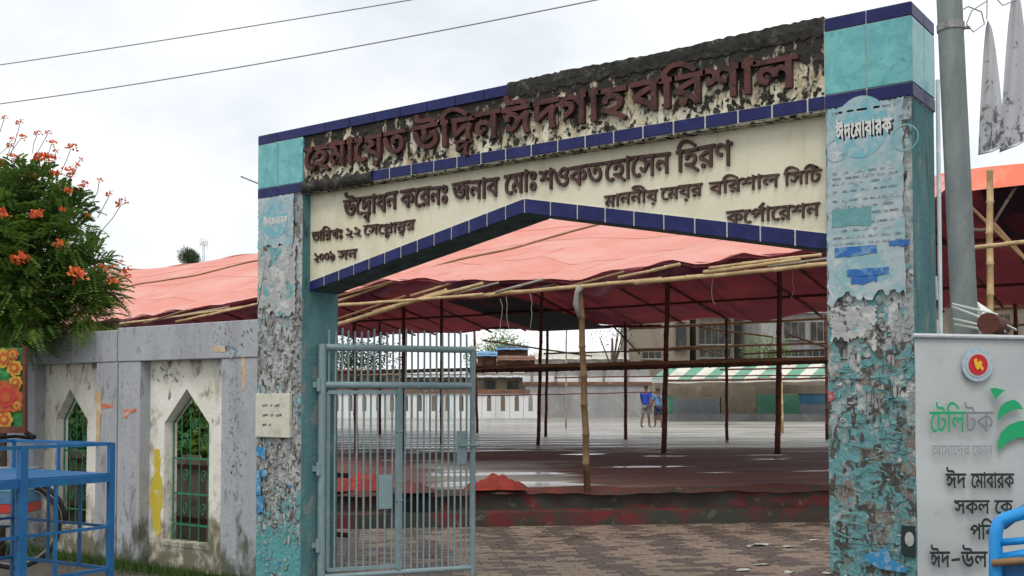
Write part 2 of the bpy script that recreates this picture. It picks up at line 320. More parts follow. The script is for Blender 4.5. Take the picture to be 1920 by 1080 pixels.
def glyph(ch):
    if ch in _gc: return _gc[ch]
    c = bpy.data.curves.new('t', 'FONT'); c.resolution_u = 3; c.fill_mode = 'NONE'; c.body = ch
    o = bpy.data.objects.new('t', c); C.objects.link(o); bpy.context.view_layer.update()
    me = o.to_mesh(); vs = [(v.co.x, v.co.y) for v in me.vertices]; nx = {}
    for e_ in me.edges: nx.setdefault(e_.vertices[0], []).append(e_.vertices[1]); nx.setdefault(e_.vertices[1], []).append(e_.vertices[0])
    o.to_mesh_clear(); seen = set(); loops = []
    for v0 in range(len(vs)):
        if v0 in seen or v0 not in nx: continue
        lp = [v0]; seen.add(v0); cur = v0 + 1 if v0 + 1 in nx[v0] else nx[v0][0]
        while cur not in seen:
            seen.add(cur); lp.append(cur); nn = [q for q in nx[cur] if q not in seen]; 
            if not nn: break
            cur = nn[0]
        pl = []
        for i_ in lp:
            if not pl or (Vector(vs[i_]) - Vector(pl[-1])).length > 1e-4: pl.append(vs[i_])
        if len(pl) > 2: loops.append(pl)
    vs2, fs = outline_fill(loops, GLY_OFF) if loops else ([], [])
    def mx(s):
        c.body = s; bpy.context.view_layer.update(); return max(p[0] for p in o.bound_box)
    adv = mx(ch + 'ক') - mx('ক') if ch.strip() else .3
    bpy.data.objects.remove(o); _gc[ch] = (vs2, fs, adv); return _gc[ch]
def cluster_geo(s):
    """list of (verts2d, faces), advance"""
    out = []; pen = 0; last = 0; i = 0
    while i < len(s):
        ch = s[i]
        if ch == '^':
            vs, fs, a = glyph(s[i + 1]); k = .6
            out.append(([(last + .12 + x * k, y * k - .30) for x, y in vs], fs)); i += 2; continue
        if ch == '`':
            out.append(([(pen - .34, .66), (pen - .28, .62), (pen - .02, .84), (pen - .10, .90)], [(0, 1, 2, 3)])); i += 1; continue
        vs, fs, a = glyph(ch); out.append(([(pen + x, y) for x, y in vs], fs)); 
        if a > .02: last = pen
        pen += max(a, 0); i += 1
    return out, pen
def word(clusters, o, ax, up, width, height, depth, m, parent, name='letter', off=0.0):
    """o: base left point, ax / up unit vectors, width in metres; each cluster becomes one object"""
    geos = [cluster_geo(c) for c in clusters]; W = sum(g[1] for g in geos)
    sx = width / W; sy = height / .62; pen = 0; o, ax, up = Vector(o), Vector(ax), Vector(up); nrm = ax.cross(up)   # towards the viewer
    res = []
    for gi, (parts, a) in enumerate(geos):
        mb = MB(); jr = random.Random(gi * 31 + int(width * 997)); jy = jr.uniform(-.018, .018) if depth > .01 else 0; js = jr.uniform(-.03, .03) if depth > .01 else 0; jk = jr.uniform(.96, 1.05) if depth > .01 else 1
        for vs, fs in parts:
            n = len(vs); fr = [o + ax * ((pen + x) * sx) + up * ((y * jk + jy + js * x) * sy) + nrm * (depth + off) for x, y in vs]; bk = [p - nrm * depth for p in fr]
            ed = {}
            for f in fs:
                for k in range(len(f)):
                    e = (f[k], f[(k + 1) % len(f)]); 
                    if (e[1], e[0]) in ed: del ed[(e[1], e[0])]
                    else: ed[e] = 1
            mb.add(fr + bk, list(fs) + [(a_, a_ + n, b_ + n, b_) for a_, b_ in ed])
        res.append(obj(name, mb, m, parent)); pen += a
    return res

AX = Vector((1, 0, 0))
def gate_word(cl, px0, px1, z0, z1, Y, depth, m, parent):
    x0, x1 = X(px0, Y), X(px1, Y)
    return word(cl, (x0, Y, z0), AX, UP, x1 - x0, z1 - z0, depth, m, parent)

# ================================================================== GROUND
mb = MB(); mb.grid(lambda u, v: Vector((-250 + 500 * u, -60 + 460 * v, -.02)), 4, 4)
obj('ground', mb, layered('wet_soil', (.10, .085, .065), [((.16, .14, .11), 1.2, .45, .65), ((.05, .042, .034), .5, .52, .68)], rough=.7, bump=.4, bscale=6, rough2=.25), kind='structure')
mb = MB(); mb.grid(lambda u, v: Vector((-40 + 80 * u, -6 + 12.3 * v, -.012)), 8, 4)
obj('road', mb, layered('asphalt', (.05, .05, .05), [((.075, .07, .065), 2, .45, .65), ((.03, .03, .03), 8, .6, .75)], rough=.6, bump=.4, bscale=60), kind='structure')
# step line (the court's steps run obliquely to the gateway)
SA = G(890, 990, 0); SB = G(1560, 980, 0); su = (SB - SA).normalized(); sn = Vector((-su.y, su.x, 0))
if sn.dot(FW) < 0: sn = -sn
def S(a, s, z): return Vector((SA.x, SA.y, 0)) + su * a + sn * s + UP * z
mb = MB(); mb.obox(S(-22, 0, -.02), su * 44, sn * .50, UP * .22); st1 = obj('step', mb, layered('step_cloth', (.055, .038, .03), [((.15, .022, .022), 1.1, .50, .60, (1, 1, 1)), ((.045, .045, .035), 1.9, .48, .56), ((.13, .12, .09), 5, .60, .68)], rough=.6, bump=.5, bscale=7), fix=True)
st1['kind'] = 'structure'
mb = MB(); mb.obox(S(-22, .50, -.02), su * 44, sn * .45, UP * .47); st2 = obj('step', mb, bpy.data.materials['step_cloth'], fix=True); st2['kind'] = 'structure'
def court_z(s): return .45 + .25 * min(1, max(0, (s - .95) / 5.5))
# court material: brown wet matting near the steps, pale wet concrete beyond, water films
m, t, b = new_mat('court_surface'); N = t.nodes.new; L = t.links.new
tc = N('ShaderNodeTexCoord')
def noise(scale, st, loc=(0, 0, 0), det=5):
    mp = N('ShaderNodeMapping'); mp.inputs['Rotation'].default_value = (0, 0, -math.atan2(su.y, su.x)); mp.vector_type = 'POINT'
    mp2 = N('ShaderNodeMapping'); mp2.inputs['Scale'].default_value = st; mp2.inputs['Location'].default_value = loc
    L(tc.outputs['Object'], mp.inputs[0]); L(mp.outputs[0], mp2.inputs[0])
    n = N('ShaderNodeTexNoise'); n.inputs['Scale'].default_value = scale; n.inputs['Detail'].default_value = det; L(mp2.outputs[0], n.inputs['Vector']); return n.outputs['Fac']
def mrange(x, a, b_, c=0, d=1):
    n = N('ShaderNodeMapRange'); n.inputs[1].default_value = a; n.inputs[2].default_value = b_; n.inputs[3].default_value = c; n.inputs[4].default_value = d; L(x, n.inputs[0]); return n.outputs[0]
def madd(x, k, y):
    n = N('ShaderNodeMath'); n.operation = 'MULTIPLY_ADD'; L(x, n.inputs[0]); n.inputs[1].default_value = k
    if isinstance(y, (int, float)): n.inputs[2].default_value = y
    else: L(y, n.inputs[2])
    return n.outputs[0]
def mixc(f, a, b_):
    n = N('ShaderNodeMix'); n.data_type = 'RGBA'; L(f, n.inputs[0])
    for k, v in ((6, a), (7, b_)):
        if isinstance(v, tuple): n.inputs[k].default_value = (*v, 1)
        else: L(v, n.inputs[k])
    return n.outputs[2]
dt = N('ShaderNodeVectorMath'); dt.operation = 'DOT_PRODUCT'; L(tc.outputs['Object'], dt.inputs[0]); dt.inputs[1].default_value = tuple(sn)
s0 = SA.dot(sn); sdist = madd(dt.outputs['Value'], 1.0, -s0)
dt2 = N('ShaderNodeVectorMath'); dt2.operation = 'DOT_PRODUCT'; L(tc.outputs['Object'], dt2.inputs[0]); dt2.inputs[1].default_value = tuple(su)
adist = madd(dt2.outputs['Value'], 1.0, -SA.dot(su))
brown = mrange(madd(noise(.8, (.35, 1.6, 1)), 7, sdist), 11.3, 10.6)
# matting stops to the left near the steps
leftbare = mrange(madd(noise(1.2, (.5, 1.5, 1), (5, 2, 0)), 3.0, adist), 3.0, 3.5)
band = mrange(madd(noise(1, (.3, .8, 1), (1, 8, 0)), 1.2, sdist), 5.2, 5.6)
far_left = mrange(madd(noise(1.4, (.6, 1.2, 1), (6, 6, 0)), 1.0, adist), .25, -.15)
mx0 = N('ShaderNodeMath'); mx0.operation = 'MAXIMUM'; L(leftbare, mx0.inputs[0]); L(far_left, mx0.inputs[1])
mxm = N('ShaderNodeMath'); mxm.operation = 'MAXIMUM'; L(mx0.outputs[0], mxm.inputs[0]); L(band, mxm.inputs[1])
mul = N('ShaderNodeMath'); mul.operation = 'MULTIPLY'; L(brown, mul.inputs[0]); L(mxm.outputs[0], mul.inputs[1]); isb = mul.outputs[0]
pale = mixc(mrange(noise(.7, (.25, 1.4, 1), (3, 3, 0)), .42, .6), (.33, .315, .275), (.21, .195, .16))
pale = mixc(mrange(noise(1.1, (.12, 1.1, 1), (8, 1, 0)), .53, .60), pale, (.14, .10, .075))
pale = mixc(mrange(noise(1.6, (.2, 2.0, 1), (2, 7, 0)), .60, .64), pale, (.5, .5, .48))
brn = mixc(mrange(noise(1.2, (.3, 1.8, 1), (4, 4, 0)), .42, .6), (.17, .075, .058), (.10, .055, .048))
brn = mixc(mrange(noise(3, (.3, 1.6, 1), (7, 9, 0)), .58, .68), brn, (.21, .13, .10))
col = mixc(isb, pale, brn)
L(col, b.inputs['Base Color'])
wet = mrange(noise(1.0, (.22, 1.5, 1), (9, 5, 0)), .44, .58, .60, .18)
wetb = mrange(noise(1.3, (.3, 1.6, 1), (2, 9, 0)), .60, .66, .8, .14)
mr = N('ShaderNodeMix'); mr.data_type = 'FLOAT'; L(isb, mr.inputs[0]); L(wet, mr.inputs[2]); L(wetb, mr.inputs[3]); L(mr.outputs[0], b.inputs['Roughness'])
bp = N('ShaderNodeBump'); bp.inputs['Strength'].default_value = .35; bp.inputs['Distance'].default_value = .02; L(noise(3, (.5, 1.4, 1)), bp.inputs['Height']); L(bp.outputs[0], b.inputs['Normal'])
mb = MB()
rows = [.95 + .35 * i for i in range(20)] + [9, 12, 16, 22, 30, 45, 70, 110]
for j, s in enumerate(rows):
    for i in range(45): mb.v.append(tuple(S(-60 + i * 120 / 44, s, court_z(s) + (R(-.006, .006) if j else 0))))
for j in range(len(rows) - 1):
    for i in range(44): a = j * 45 + i; mb.f.append((a, a + 1, a + 46, a + 45))
obj('court', mb, m, kind='structure', fix=True)
# rucked edge of the red matting lying on the steps, cloth heap, litter
def cloth_heap(px, py, z, wx, wy, h, m, label, seed):
    random.seed(seed); c = G(px, py, z); nx, ny = 22, 14
    ph = [R(0, 6) for _ in range(8)]
    def fn(u, v):
        x = (u - .5) * 2; y = (v - .5) * 2; r = max(0, 1 - (x * x + y * y) ** .9)
        hh = h * (r ** .6) * (.62 + .2 * sin(5 * x + ph[0] + 2 * y) + .16 * sin(9 * y + ph[1] + 3 * x) + .12 * sin(13 * x - 5 * y + ph[2]))
        ex = 1 + .10 * sin(6 * math.atan2(y, x + 1e-6) + ph[3])
        return c + su * (x * wx * ex) + sn * (y * wy * ex) + UP * (hh + .006)
    mb = MB().grid(fn, nx, ny); o = obj('cloth_heap', mb, m, smooth=True); tag(o, label, 'cloth'); return o
cloth_heap(930, 916, .47, .42, .35, .22, 'bright_red_cloth', 'crumpled bright red cloth heaped on the step edge just right of the iron gate', 1)
cloth_heap(660, 918, .47, .55, .35, .26, 'bright_red_cloth', 'crumpled red cloth heaped on the steps behind the left half of the iron gate', 2)
cloth_heap(770, 922, .47, .35, .3, .16, 'red_cloth', 'low dark red cloth heap behind the right half of the iron gate', 3)
mb = MB()
def ruck(u, v):
    a = -9 + 22 * u; s = .40 + .42 * v
    z = .455 + .035 * max(0, sin(v * pi)) * (1 + .8 * sin(3.1 * a) * sin(1.3 * a + 2)) + (-.045 + .012 * sin(2.3 * a) + .010 * sin(5.1 * a + 1) + .006 * sin(13.7 * a)) * (1 - v) ** 4
    return S(a, s + .03 * sin(1.7 * a) + .03 * sin(9 * a) * (1 - v), z)
mb.grid(ruck, 300, 8); rk = obj('floor_cloth', mb, 'red_cloth', smooth=True); tag(rk, 'long dark red matting rucked over the edge of the upper step', 'matting')
random.seed(11)
lg = 'scraps of litter on the wet brick paving'
for i, (px, py, wd) in enumerate([(1425, 1022, .12), (1480, 1026, .08), (1527, 1013, .07), (1428, 1060, .10), (1392, 1070, .09), (1480, 1074, .06), (1555, 1076, .10), (1405, 1025, .05)]):
    c = G(px, py, .032); mb = MB(); k = 7
    pts = [c + su * (cos(a * 2 * pi / k) * wd * R(.7, 1.2)) + sn * (sin(a * 2 * pi / k) * wd * .6 * R(.7, 1.2)) + UP * R(0, .02) for a in range(k)]
    mb.add(pts + [c + UP * .015], [(j, (j + 1) % k, k) for j in range(k)])
    where = ['widest white paper scrap on the paving, upper middle of the litter', 'white paper scrap on the paving between two others in the upper row', 'small white paper scrap on the paving closest to the right pillar, top row',
             'white paper scrap low on the paving below the widest scrap', 'leftmost low white paper scrap on the brick paving', 'tiny white scrap near the bottom of the paving', 'white scrap at the foot of the right pillar', 'smallest scrap just left of the widest one'][i]
    tag(obj('paper_scrap', mb, 'scrap_white', smooth=False), where, 'litter', lg)

# brick paving inside the gateway: rows of pavers running with the steps
pav = bpy.data.objects.new('paving', None); C.objects.link(pav); pav['kind'] = 'structure'
random.seed(5)
mb = MB(); mb.add([S(-9, -6.2, -.006), S(6.5, -6.2, -.006), S(6.5, -.003, -.006), S(-9, -.003, -.006)], [(0, 1, 2, 3)]); obj('joint_bed', mb, 'paver_joint', pav)
bl, bw = .235, .118; cand = []
row = 0; s = -.07 - bw
def inview(p):
    v = p - EYEP; d = v.dot(FW); return d > 1 and 560 < 960 + F * v.dot(RT) / d < 1600 and HOR - F * v.z / d < 1110
mshp = {}
for key in ('paver_pink', 'paver_dark'):
    for k in range(4):
        q = MB(); r = lambda: R(-.004, .004)
        x, y, h = bl / 2 - .004, bw / 2 - .004, .03
        q.add([(-x, -y, -.03), (x, -y, -.03), (x, y, -.03), (-x, y, -.03), (-x, -y, h - .006), (x, -y, h - .006), (x, y, h - .006), (-x, y, h - .006),
               (-x + .008, -y + .008, h + r()), (x - .008, -y + .008, h + r()), (x - .008, y - .008, h + r()), (-x + .008, y - .008, h + r())],
              [(0, 1, 5, 4), (1, 2, 6, 5), (2, 3, 7, 6), (3, 0, 4, 7), (4, 5, 9, 8), (5, 6, 10, 9), (6, 7, 11, 10), (7, 4, 8, 11), (8, 9, 10, 11)])
        me = q.mesh('paver'); me.materials.append(M[key]); mshp[(key, k)] = me
ang = math.atan2(su.y, su.x)
while s > -6:
    a = -8.6 + (row % 2) * bl / 2
    while a < 6:
        p = S(a, s, 0)
        if inview(p) or (abs(a) < 5 and s > -5 and (p.y > 7.6)):
            key = 'paver_dark' if ((int(math.floor(a / bl / 2 + row * .5)) + (row // 2)) % 2 == 0) != (random.random() < .16) else 'paver_pink'
            if p.y > 7.55 and not (p.x < -7.3 and p.y < 7.6): cand.append((p.copy(), key, inview(p)))
        a += bl
    s -= bw; row += 1
cand.sort(key=lambda c: (not c[2], (c[0] - EYEP).length)); rest = {'paver_pink': MB(), 'paver_dark': MB()}
for i, (p, key, vis) in enumerate(cand):
    tilt = (R(-.012, .012), R(-.012, .012), ang + R(-.02, .02)); dz = R(-.004, .004)
    if i < 300:
        o = bpy.data.objects.new('paver', mshp[(key, random.randrange(4))]); C.objects.link(o); o.parent = pav; o.location = p + UP * dz; o.rotation_euler = tilt
    else:
        me = mshp[(key, random.randrange(4))]; mt = Matrix.Translation(p + UP * dz) @ Matrix.Rotation(tilt[2], 4, 'Z') @ Matrix.Rotation(tilt[0], 4, 'X')
        rest[key].add([mt @ v.co for v in me.vertices], [tuple(f.vertices) for f in me.polygons])
for key in rest:
    if rest[key].v: obj('pavers', rest[key], key, pav, kind='stuff')

# ================================================================== GATEWAY
Y0 = 7.0
gw = thing('gateway', 'tall tiled entrance gateway with raised Bengali lettering, peeling pillars and gabled arch', 'gateway', (-4.9, 7.2, 0))
ZT, ZB1, ZC, ZB2 = 4.24, 4.15, 3.73, 3.64
def jitter_panel(x0, x1, z0, z1, y, amp=.006, step=.06):
    nx = max(2, int((x1 - x0) / step)); nz = max(2, int((z1 - z0) / step))
    def fn(u, v):
        e = 0 if u in (0, 1) or v in (0, 1) else R(-amp, amp)
        return (x0 + (x1 - x0) * u, y + e, z0 + (z1 - z0) * v)
    return fn, nx, nz
def pillar(px0, px1, ydep, lab, seed):
    random.seed(seed)
    x0, x1 = X(px0, Y0), X(px1, Y0)
    yb = Y0 + ydep
    mb = MB()
    fn, nx, nz = jitter_panel(x0, x1, 0, 4.22, Y0, .005); mb.grid(fn, nx, nz)
    p = obj('pillar', mb, 'pillar_grey' if seed == 1 else 'pillar_peel', gw, smooth=True, label=lab)
    mb = MB(); mb.add([(x1, Y0, 0), (x1, yb, 0), (x1, yb, 4.22), (x1, Y0, 4.22), (x0, Y0, 0), (x0, yb, 0), (x0, yb, 4.22), (x0, Y0, 4.22)],
                      [(0, 1, 2, 3), (4, 7, 6, 5), (1, 5, 6, 2), (3, 2, 6, 7)])
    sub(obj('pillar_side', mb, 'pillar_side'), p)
    # tiles: front courses then side courses
    sp = [0, .46, .92, 1.0] if seed == 1 else [0, .46, .93, 1.0]
    sp = [0, .5, 1.0] if seed == 2 else [0, .46, 1.0]
    mb = MB(); mb.box(x0 - .002, x1 + .003, Y0 - .006, yb + .002, ZB2, ZT + .002); sub(obj('grout_bed', mb, 'grout'), p)
    for (za, zb, m) in ((ZB1, ZT, 'blue_tile'), (ZC, ZB1, 'teal_tile'), (ZB2, ZC, 'blue_tile')):
        for k in range(len(sp) - 1):
            a = x0 + (x1 - x0) * sp[k] + .003; b_ = x0 + (x1 - x0) * sp[k + 1] - (.003 if k < len(sp) - 2 else -.012)
            mb = MB(); mb.box(a, b_, Y0 - .014 - R(0, .002), Y0 - .006, za + .003, zb - .003); sub(bevel(obj('tile', mb, m), .003), p)
        mb = MB(); mb.box(x1 + .004, x1 + .012, Y0 - .005, Y0 + ydep * .5 - .003, za + .003, zb - .003); sub(bevel(obj('tile', mb, m), .003), p)
        mb = MB(); mb.box(x1 + .004, x1 + .0115, Y0 + ydep * .5 + .003, yb, za + .003, zb - .003); sub(bevel(obj('tile', mb, m), .003), p)
    return p, x0, x1
def sub(o, p):
    o.parent = p
    return o
PL, lx0, lx1 = pillar(482, 565, .46, 'left pillar, taller looking and covered in torn grey posters', 1)
PR, rx0, rx1 = pillar(1553, 1716, .50, 'right pillar with faded cyan poster and scratched teal paint', 2)

def scraps(parent, x0, x1, y, zfun, n, seed, mats, smin=.02, smax=.09):
    random.seed(seed); mbs = {}
    for i in range(n):
        z = zfun(); x = R(x0 + .02, x1 - .02); m_ = random.choices([a for a, _ in mats], [b for _, b in mats])[0]
        k = random.randrange(5, 9); rx, rz = R(smin, smax), R(smin, smax) * R(.5, 1.6); a0 = R(0, 6)
        lay = .0062 + .0004 * (i % 9) + R(0, .0002)
        pts = []
        for j in range(k):
            a = a0 + j * 2 * pi / k; q = R(.45, 1.15)
            pts.append((min(x1, max(x0, x + cos(a) * rx * q)), y - lay - (R(.001, .008) if random.random() < .12 else 0), max(.01, z + sin(a) * rz * q)))
        mb = mbs.setdefault(m_, MB()); mb.add(pts, [tuple(range(k))])
    for m_, mb in mbs.items():
        o = obj('paper_scraps', mb, m_, kind='stuff'); sub(o, parent)
mixr = [('scrap_white', 3), ('scrap_grey', 4), ('scrap_teal', 4), ('scrap_dark', 2), ('scrap_mid', 4)]
scraps(PR, rx0, rx1, Y0, lambda: R(1.7, 2.75), 170, 21, mixr + [('scrap_red', .3)], .006, .034)
scraps(PR, rx0, rx1, Y0, lambda: R(.3, 1.9), 150, 22, [('scrap_teal', 8), ('scrap_dark', 4), ('scrap_grey', 3), ('scrap_white', 1.2)], .005, .028)
scraps(PL, lx0, lx1, Y0, lambda: R(.75, 2.9), 340, 23, [('scrap_white', 1.6), ('scrap_grey', 6), ('scrap_dark', 3.5), ('scrap_teal', .5), ('scrap_mid', 4)], .006, .032)
scraps(PL, lx0, lx1, Y0, lambda: R(.2, 1.0), 90, 24, [('scrap_teal', 6), ('scrap_white', 2), ('scrap_grey', 2), ('scrap_blue', .6)], .008, .04)
# thin scratches in the teal paint low on the right pillar
random.seed(31); mb = MB()
for i in range(150):
    x, z = R(rx0 + .03, rx1 - .1), R(.7, 2.0); a = R(-.9, .2) if z < 1.6 else pi / 2 + R(-.1, .1); l = R(.04, .16); q = R(.002, .005)
    if z > 1.6 and not x > rx0 + .25: continue
    dx, dz = cos(a) * l, sin(a) * l; xe = min(rx1 - .01, max(rx0 + .01, x + dx))
    mb.add([(x, Y0 - .0185, z), (xe, Y0 - .0185, z + dz), (xe + sin(a) * q, Y0 - .0185, z + dz + cos(a) * q), (x + sin(a) * q * 1.6, Y0 - .0185, z + cos(a) * q * 1.6)], [(0, 1, 2, 3)])
sub(obj('scratches', mb, 'scrap_dark', kind='stuff'), PR)
random.seed(32); mb = MB()
for i in range(80):
    x, z = R(rx0 + .02, rx1 - .14), R(.45, 1.95); a = R(-1.2, .6); l = R(.05, .2); q = R(.004, .010)
    dx, dz = cos(a) * l, sin(a) * l; xe = min(rx1 - .02, x + dx)
    mb.add([(x, Y0 - .0195, z), (xe, Y0 - .0195, z + dz), (xe + sin(a) * q, Y0 - .0195, z + dz + cos(a) * q), (x + sin(a) * q * 1.6, Y0 - .0195, z + cos(a) * q * 1.6)], [(0, 1, 2, 3)])
sub(obj('paint_strokes', mb, 'scrap_teal', kind='stuff'), PR)

# beam
bx0, bx1 = lx1, rx0
YL = 7.10
zl, za, zr = Z(580, 546, YL), Z(987, 399, YL), Z(1553, 470, YL); xa = X(985, YL)
zl2, za2, zr2 = Z(577, 529, YL), Z(985, 373, YL), Z(1551, 440, YL)
beam = obj('beam', MB().xz([(bx0, zl + .02), (xa, za + .02), (bx1, zr + .02), (bx1, ZB2 - .012), (bx0, ZB2 - .012)], YL, Y0 + .44), 'cream_wall', gw, fix=True)
mb = MB(); n = 20
for (a, za_), (b_, zb_) in (((bx0, zl), (xa, za)), ((xa, za), (bx1, zr))):
    mb.xz([(a, za_ + .0), (b_, zb_ + .0), (b_, zb_ + .018), (a, za_ + .018)], YL - .004, Y0 + .45)
sub(obj('soffit', mb, 'under_teal', fix=True), beam)
# sloping tile course round the gable
random.seed(41)
def slope_tiles(xa_, z0a, z1a, xb_, z0b, z1b, n):
    mb = MB().xz([(xa_, z0a + .002), (xb_, z0b + .002), (xb_, z1b + .004), (xa_, z1a + .004)], YL - .006, YL + .001); sub(obj('grout_bed', mb, 'grout', fix=True), beam)
    for k in range(n):
        u0, u1 = k / n, (k + 1) / n; g = .0065 / abs(xb_ - xa_)
        u0 += g; u1 -= g; l = lambda a, b_, u: a + (b_ - a) * u
        mb = MB().xz([(l(xa_, xb_, u0), l(z0a, z0b, u0)), (l(xa_, xb_, u1), l(z0a, z0b, u1)), (l(xa_, xb_, u1), l(z1a, z1b, u1)), (l(xa_, xb_, u0), l(z1a, z1b, u0))], YL - .016 - R(0, .002), YL - .006)
        sub(bevel(obj('tile', mb, 'blue_tile', fix=True), .003), beam)
slope_tiles(bx0 + .002, zl, zl2, xa, za, za2, 13); slope_tiles(xa, za, za2, bx1 - .002, zr, zr2, 10)
# upper sign band
sign = obj('sign_panel', MB().box(bx0, bx1, Y0 + .005, Y0 + .46, ZB2 - .01, 4.17), 'moss_wall', gw)
random.seed(43)
xm = X(690, Y0); 
mb = MB().box(xm, bx1 - .001, Y0 - .003, Y0 + .003, ZB2, ZC + .002); sub(obj('grout_bed', mb, 'grout'), sign)
x = xm + .004; tw = .2475
while x < bx1 - .03:
    xe = min(x + tw - .013, bx1 - .002); mb = MB().box(x, xe, Y0 - .012 - R(0, .002), Y0 - .003, ZB2 + .003 + R(0, .002), ZC - .001)
    sub(bevel(obj('tile', mb, 'blue_tile'), .003), sign); x += tw
# top course: tiles on the left half, bare blackened coping on the right
xt = X(952, Y0)
mb = MB().box(bx0, xt, Y0 - .003, Y0 + .47, 4.17, ZT + .002); sub(obj('grout_bed', mb, 'blue_tile'), sign)
x = bx0 + .002
while x < xt - .03:
    xe = min(x + .30 - .006, xt); sub(bevel(obj('tile', MB().box(x, xe, Y0 - .014 - R(0, .002), Y0 - .003, ZB1 + .003, ZT - .002), 'blue_tile'), .003), sign); x += .30
mb = MB(); n = 90; prof = []
for i in range(n + 1):
    u = i / n; x = xt + (bx1 - .002 - xt) * u
    prof.append((x, 4.14 + R(-.02, .010), 4.252 + .006 * sin(u * 9) + R(-.007, .004)))
for yy in (Y0 - .012, Y0 + .16, Y0 + .30, Y0 + .47):
    for (x, zb_, zt_) in prof: mb.v.append((x, yy + R(-.008, .008), zt_ + (R(-.008, .008) if yy > Y0 else 0)))
for j in range(3):
    for i in range(n): a = j * (n + 1) + i; mb.f.append((a, a + 1, a + n + 2, a + n + 1))
o_ = len(mb.v)
for (x, zb_, zt_) in prof: mb.v.append((x, Y0 - .014 + R(-.004, .004), (zb_ + zt_) / 2 + R(-.003, .003)))
for (x, zb_, zt_) in prof: mb.v.append((x, Y0 - .004, zb_))
for i in range(n):
    mb.f.append((o_ + i, o_ + i + 1, i + 1, i)); mb.f.append((o_ + n + 1 + i, o_ + n + 2 + i, o_ + i + 1, o_ + i))
mb.add([(prof[0][0], Y0, 4.13), (prof[0][0], Y0 + .47, 4.13), (prof[0][0], Y0 + .47, 4.25), (prof[0][0], Y0, 4.25)], [(0, 1, 2, 3)])
sub(obj('coping', mb, 'moss_dark', smooth=False, fix=True), sign)
# crumbled black ledge where tiles have fallen off, lower left of sign
random.seed(44); mb = MB(); n = 22
for i in range(n + 1):
    x = bx0 + (xm - bx0 + .05) * i / n
    for (dy, zz) in ((0, 3.735 + R(-.02, .03)), (-.03 + R(-.012, .008), 3.70 + R(-.01, .02)), (-.022 + R(-.012, .01), 3.655 + R(-.02, .01)), (.004, 3.625 + R(-.006, .006))):
        mb.v.append((x, Y0 + dy, zz))
for i in range(n):
    for j in range(3): a = i * 4 + j; mb.f.append((a, a + 4, a + 5, a + 1))
sub(obj('crumbled_ledge', mb, 'moss_dark', smooth=True, fix=True), sign)
# moss tufts on the sign face, mostly under the letters
random.seed(45); mb = MB()
for i in range(230):
    u = random.random() ** .8; x = bx0 + (bx1 - bx0) * u; zc = random.choice([R(3.98, 4.14), R(3.74, 3.80), R(3.76, 4.12)])
    k = 6; r = R(.008, .035); r2 = r * R(.5, 1.4); c = (x, Y0 - R(.002, .012), zc)
    mb.add([(x + cos(a * 2 * pi / k) * r * R(.5, 1.2), Y0 + .003, zc + sin(a * 2 * pi / k) * r2 * R(.5, 1.2)) for a in range(k)] + [c], [(a, (a + 1) % k, k) for a in range(k)])
sub(obj('moss', mb, 'moss_dark', kind='stuff', smooth=True, fix=True), sign)

# lettering
GLY_OFF = .018
_gc.clear()
N1 = 'য' + '\u09bc'
for cl, a, b_ in ((['েহ', 'মা', 'ে' + N1, 'ত'], 572, 762), (['উ', 'িদ^দ', 'ন'], 776, 940), (['ঈ', 'দ', 'গা', 'হ'], 947, 1178), (['ব', 'ির', 'শা', 'ল'], 1190, 1502)):
    for o in gate_word(cl, a, b_, 3.825, 4.035, Y0, .038, 'letter_red', gw): pass
GLY_OFF = .012
_gc.clear()
for cl, a, b_ in ((['উ', 'েদ^বা', 'ধ', 'ন'], 645, 745), (['ক', 'ের', 'ন', 'ঃ'], 752, 842), (['জ', 'না', 'ব'], 850, 936), (['েমা', 'ঃ'], 948, 1010), (['শ', 'ও', 'ক', 'ত'], 1014, 1133),
                 (['েহা', 'েস', 'ন'], 1137, 1260), (['িহ', 'র', 'ণ'], 1273, 1377)):
    gate_word(cl, a, b_, 3.385, 3.537, YL, .024, 'letter_brown', gw)
for cl, a, b_ in ((['মা', 'ন', 'নী', N1], 1136, 1236), (['েম', N1, 'র'], 1242, 1320), (['ব', 'ির', 'শা', 'ল'], 1334, 1465), (['িস', 'িট'], 1475, 1545),
                 (['তা', 'ির', 'খ', 'ঃ'], 585, 643), (['২', '২'], 647, 677), (['েস', 'েপ^টা', 'ম^ব', 'র'], 682, 778)):
    gate_word(cl, a, b_, 3.192, 3.278, YL, .018, 'letter_brown', gw)
gate_word(['ক', 'েপ`া', 'ের', 'শ', 'ন'], 1366, 1541, 2.965, 3.055, YL, .018, 'letter_brown', gw)
gate_word(['২', '০', '০', '৯'], 588, 628, 3.0, 3.082, YL, .018, 'letter_brown', gw); gate_word(['স', 'ন'], 634, 669, 3.0, 3.082, YL, .018, 'letter_brown', gw)

# bracket wire sticking out left of the left pillar
a, b_ = P(452, 331, 7.2), P(484, 344, 7.2)
obj('bracket', MB().tube([a, b_], .008, 6), 'metal_dull', gw)

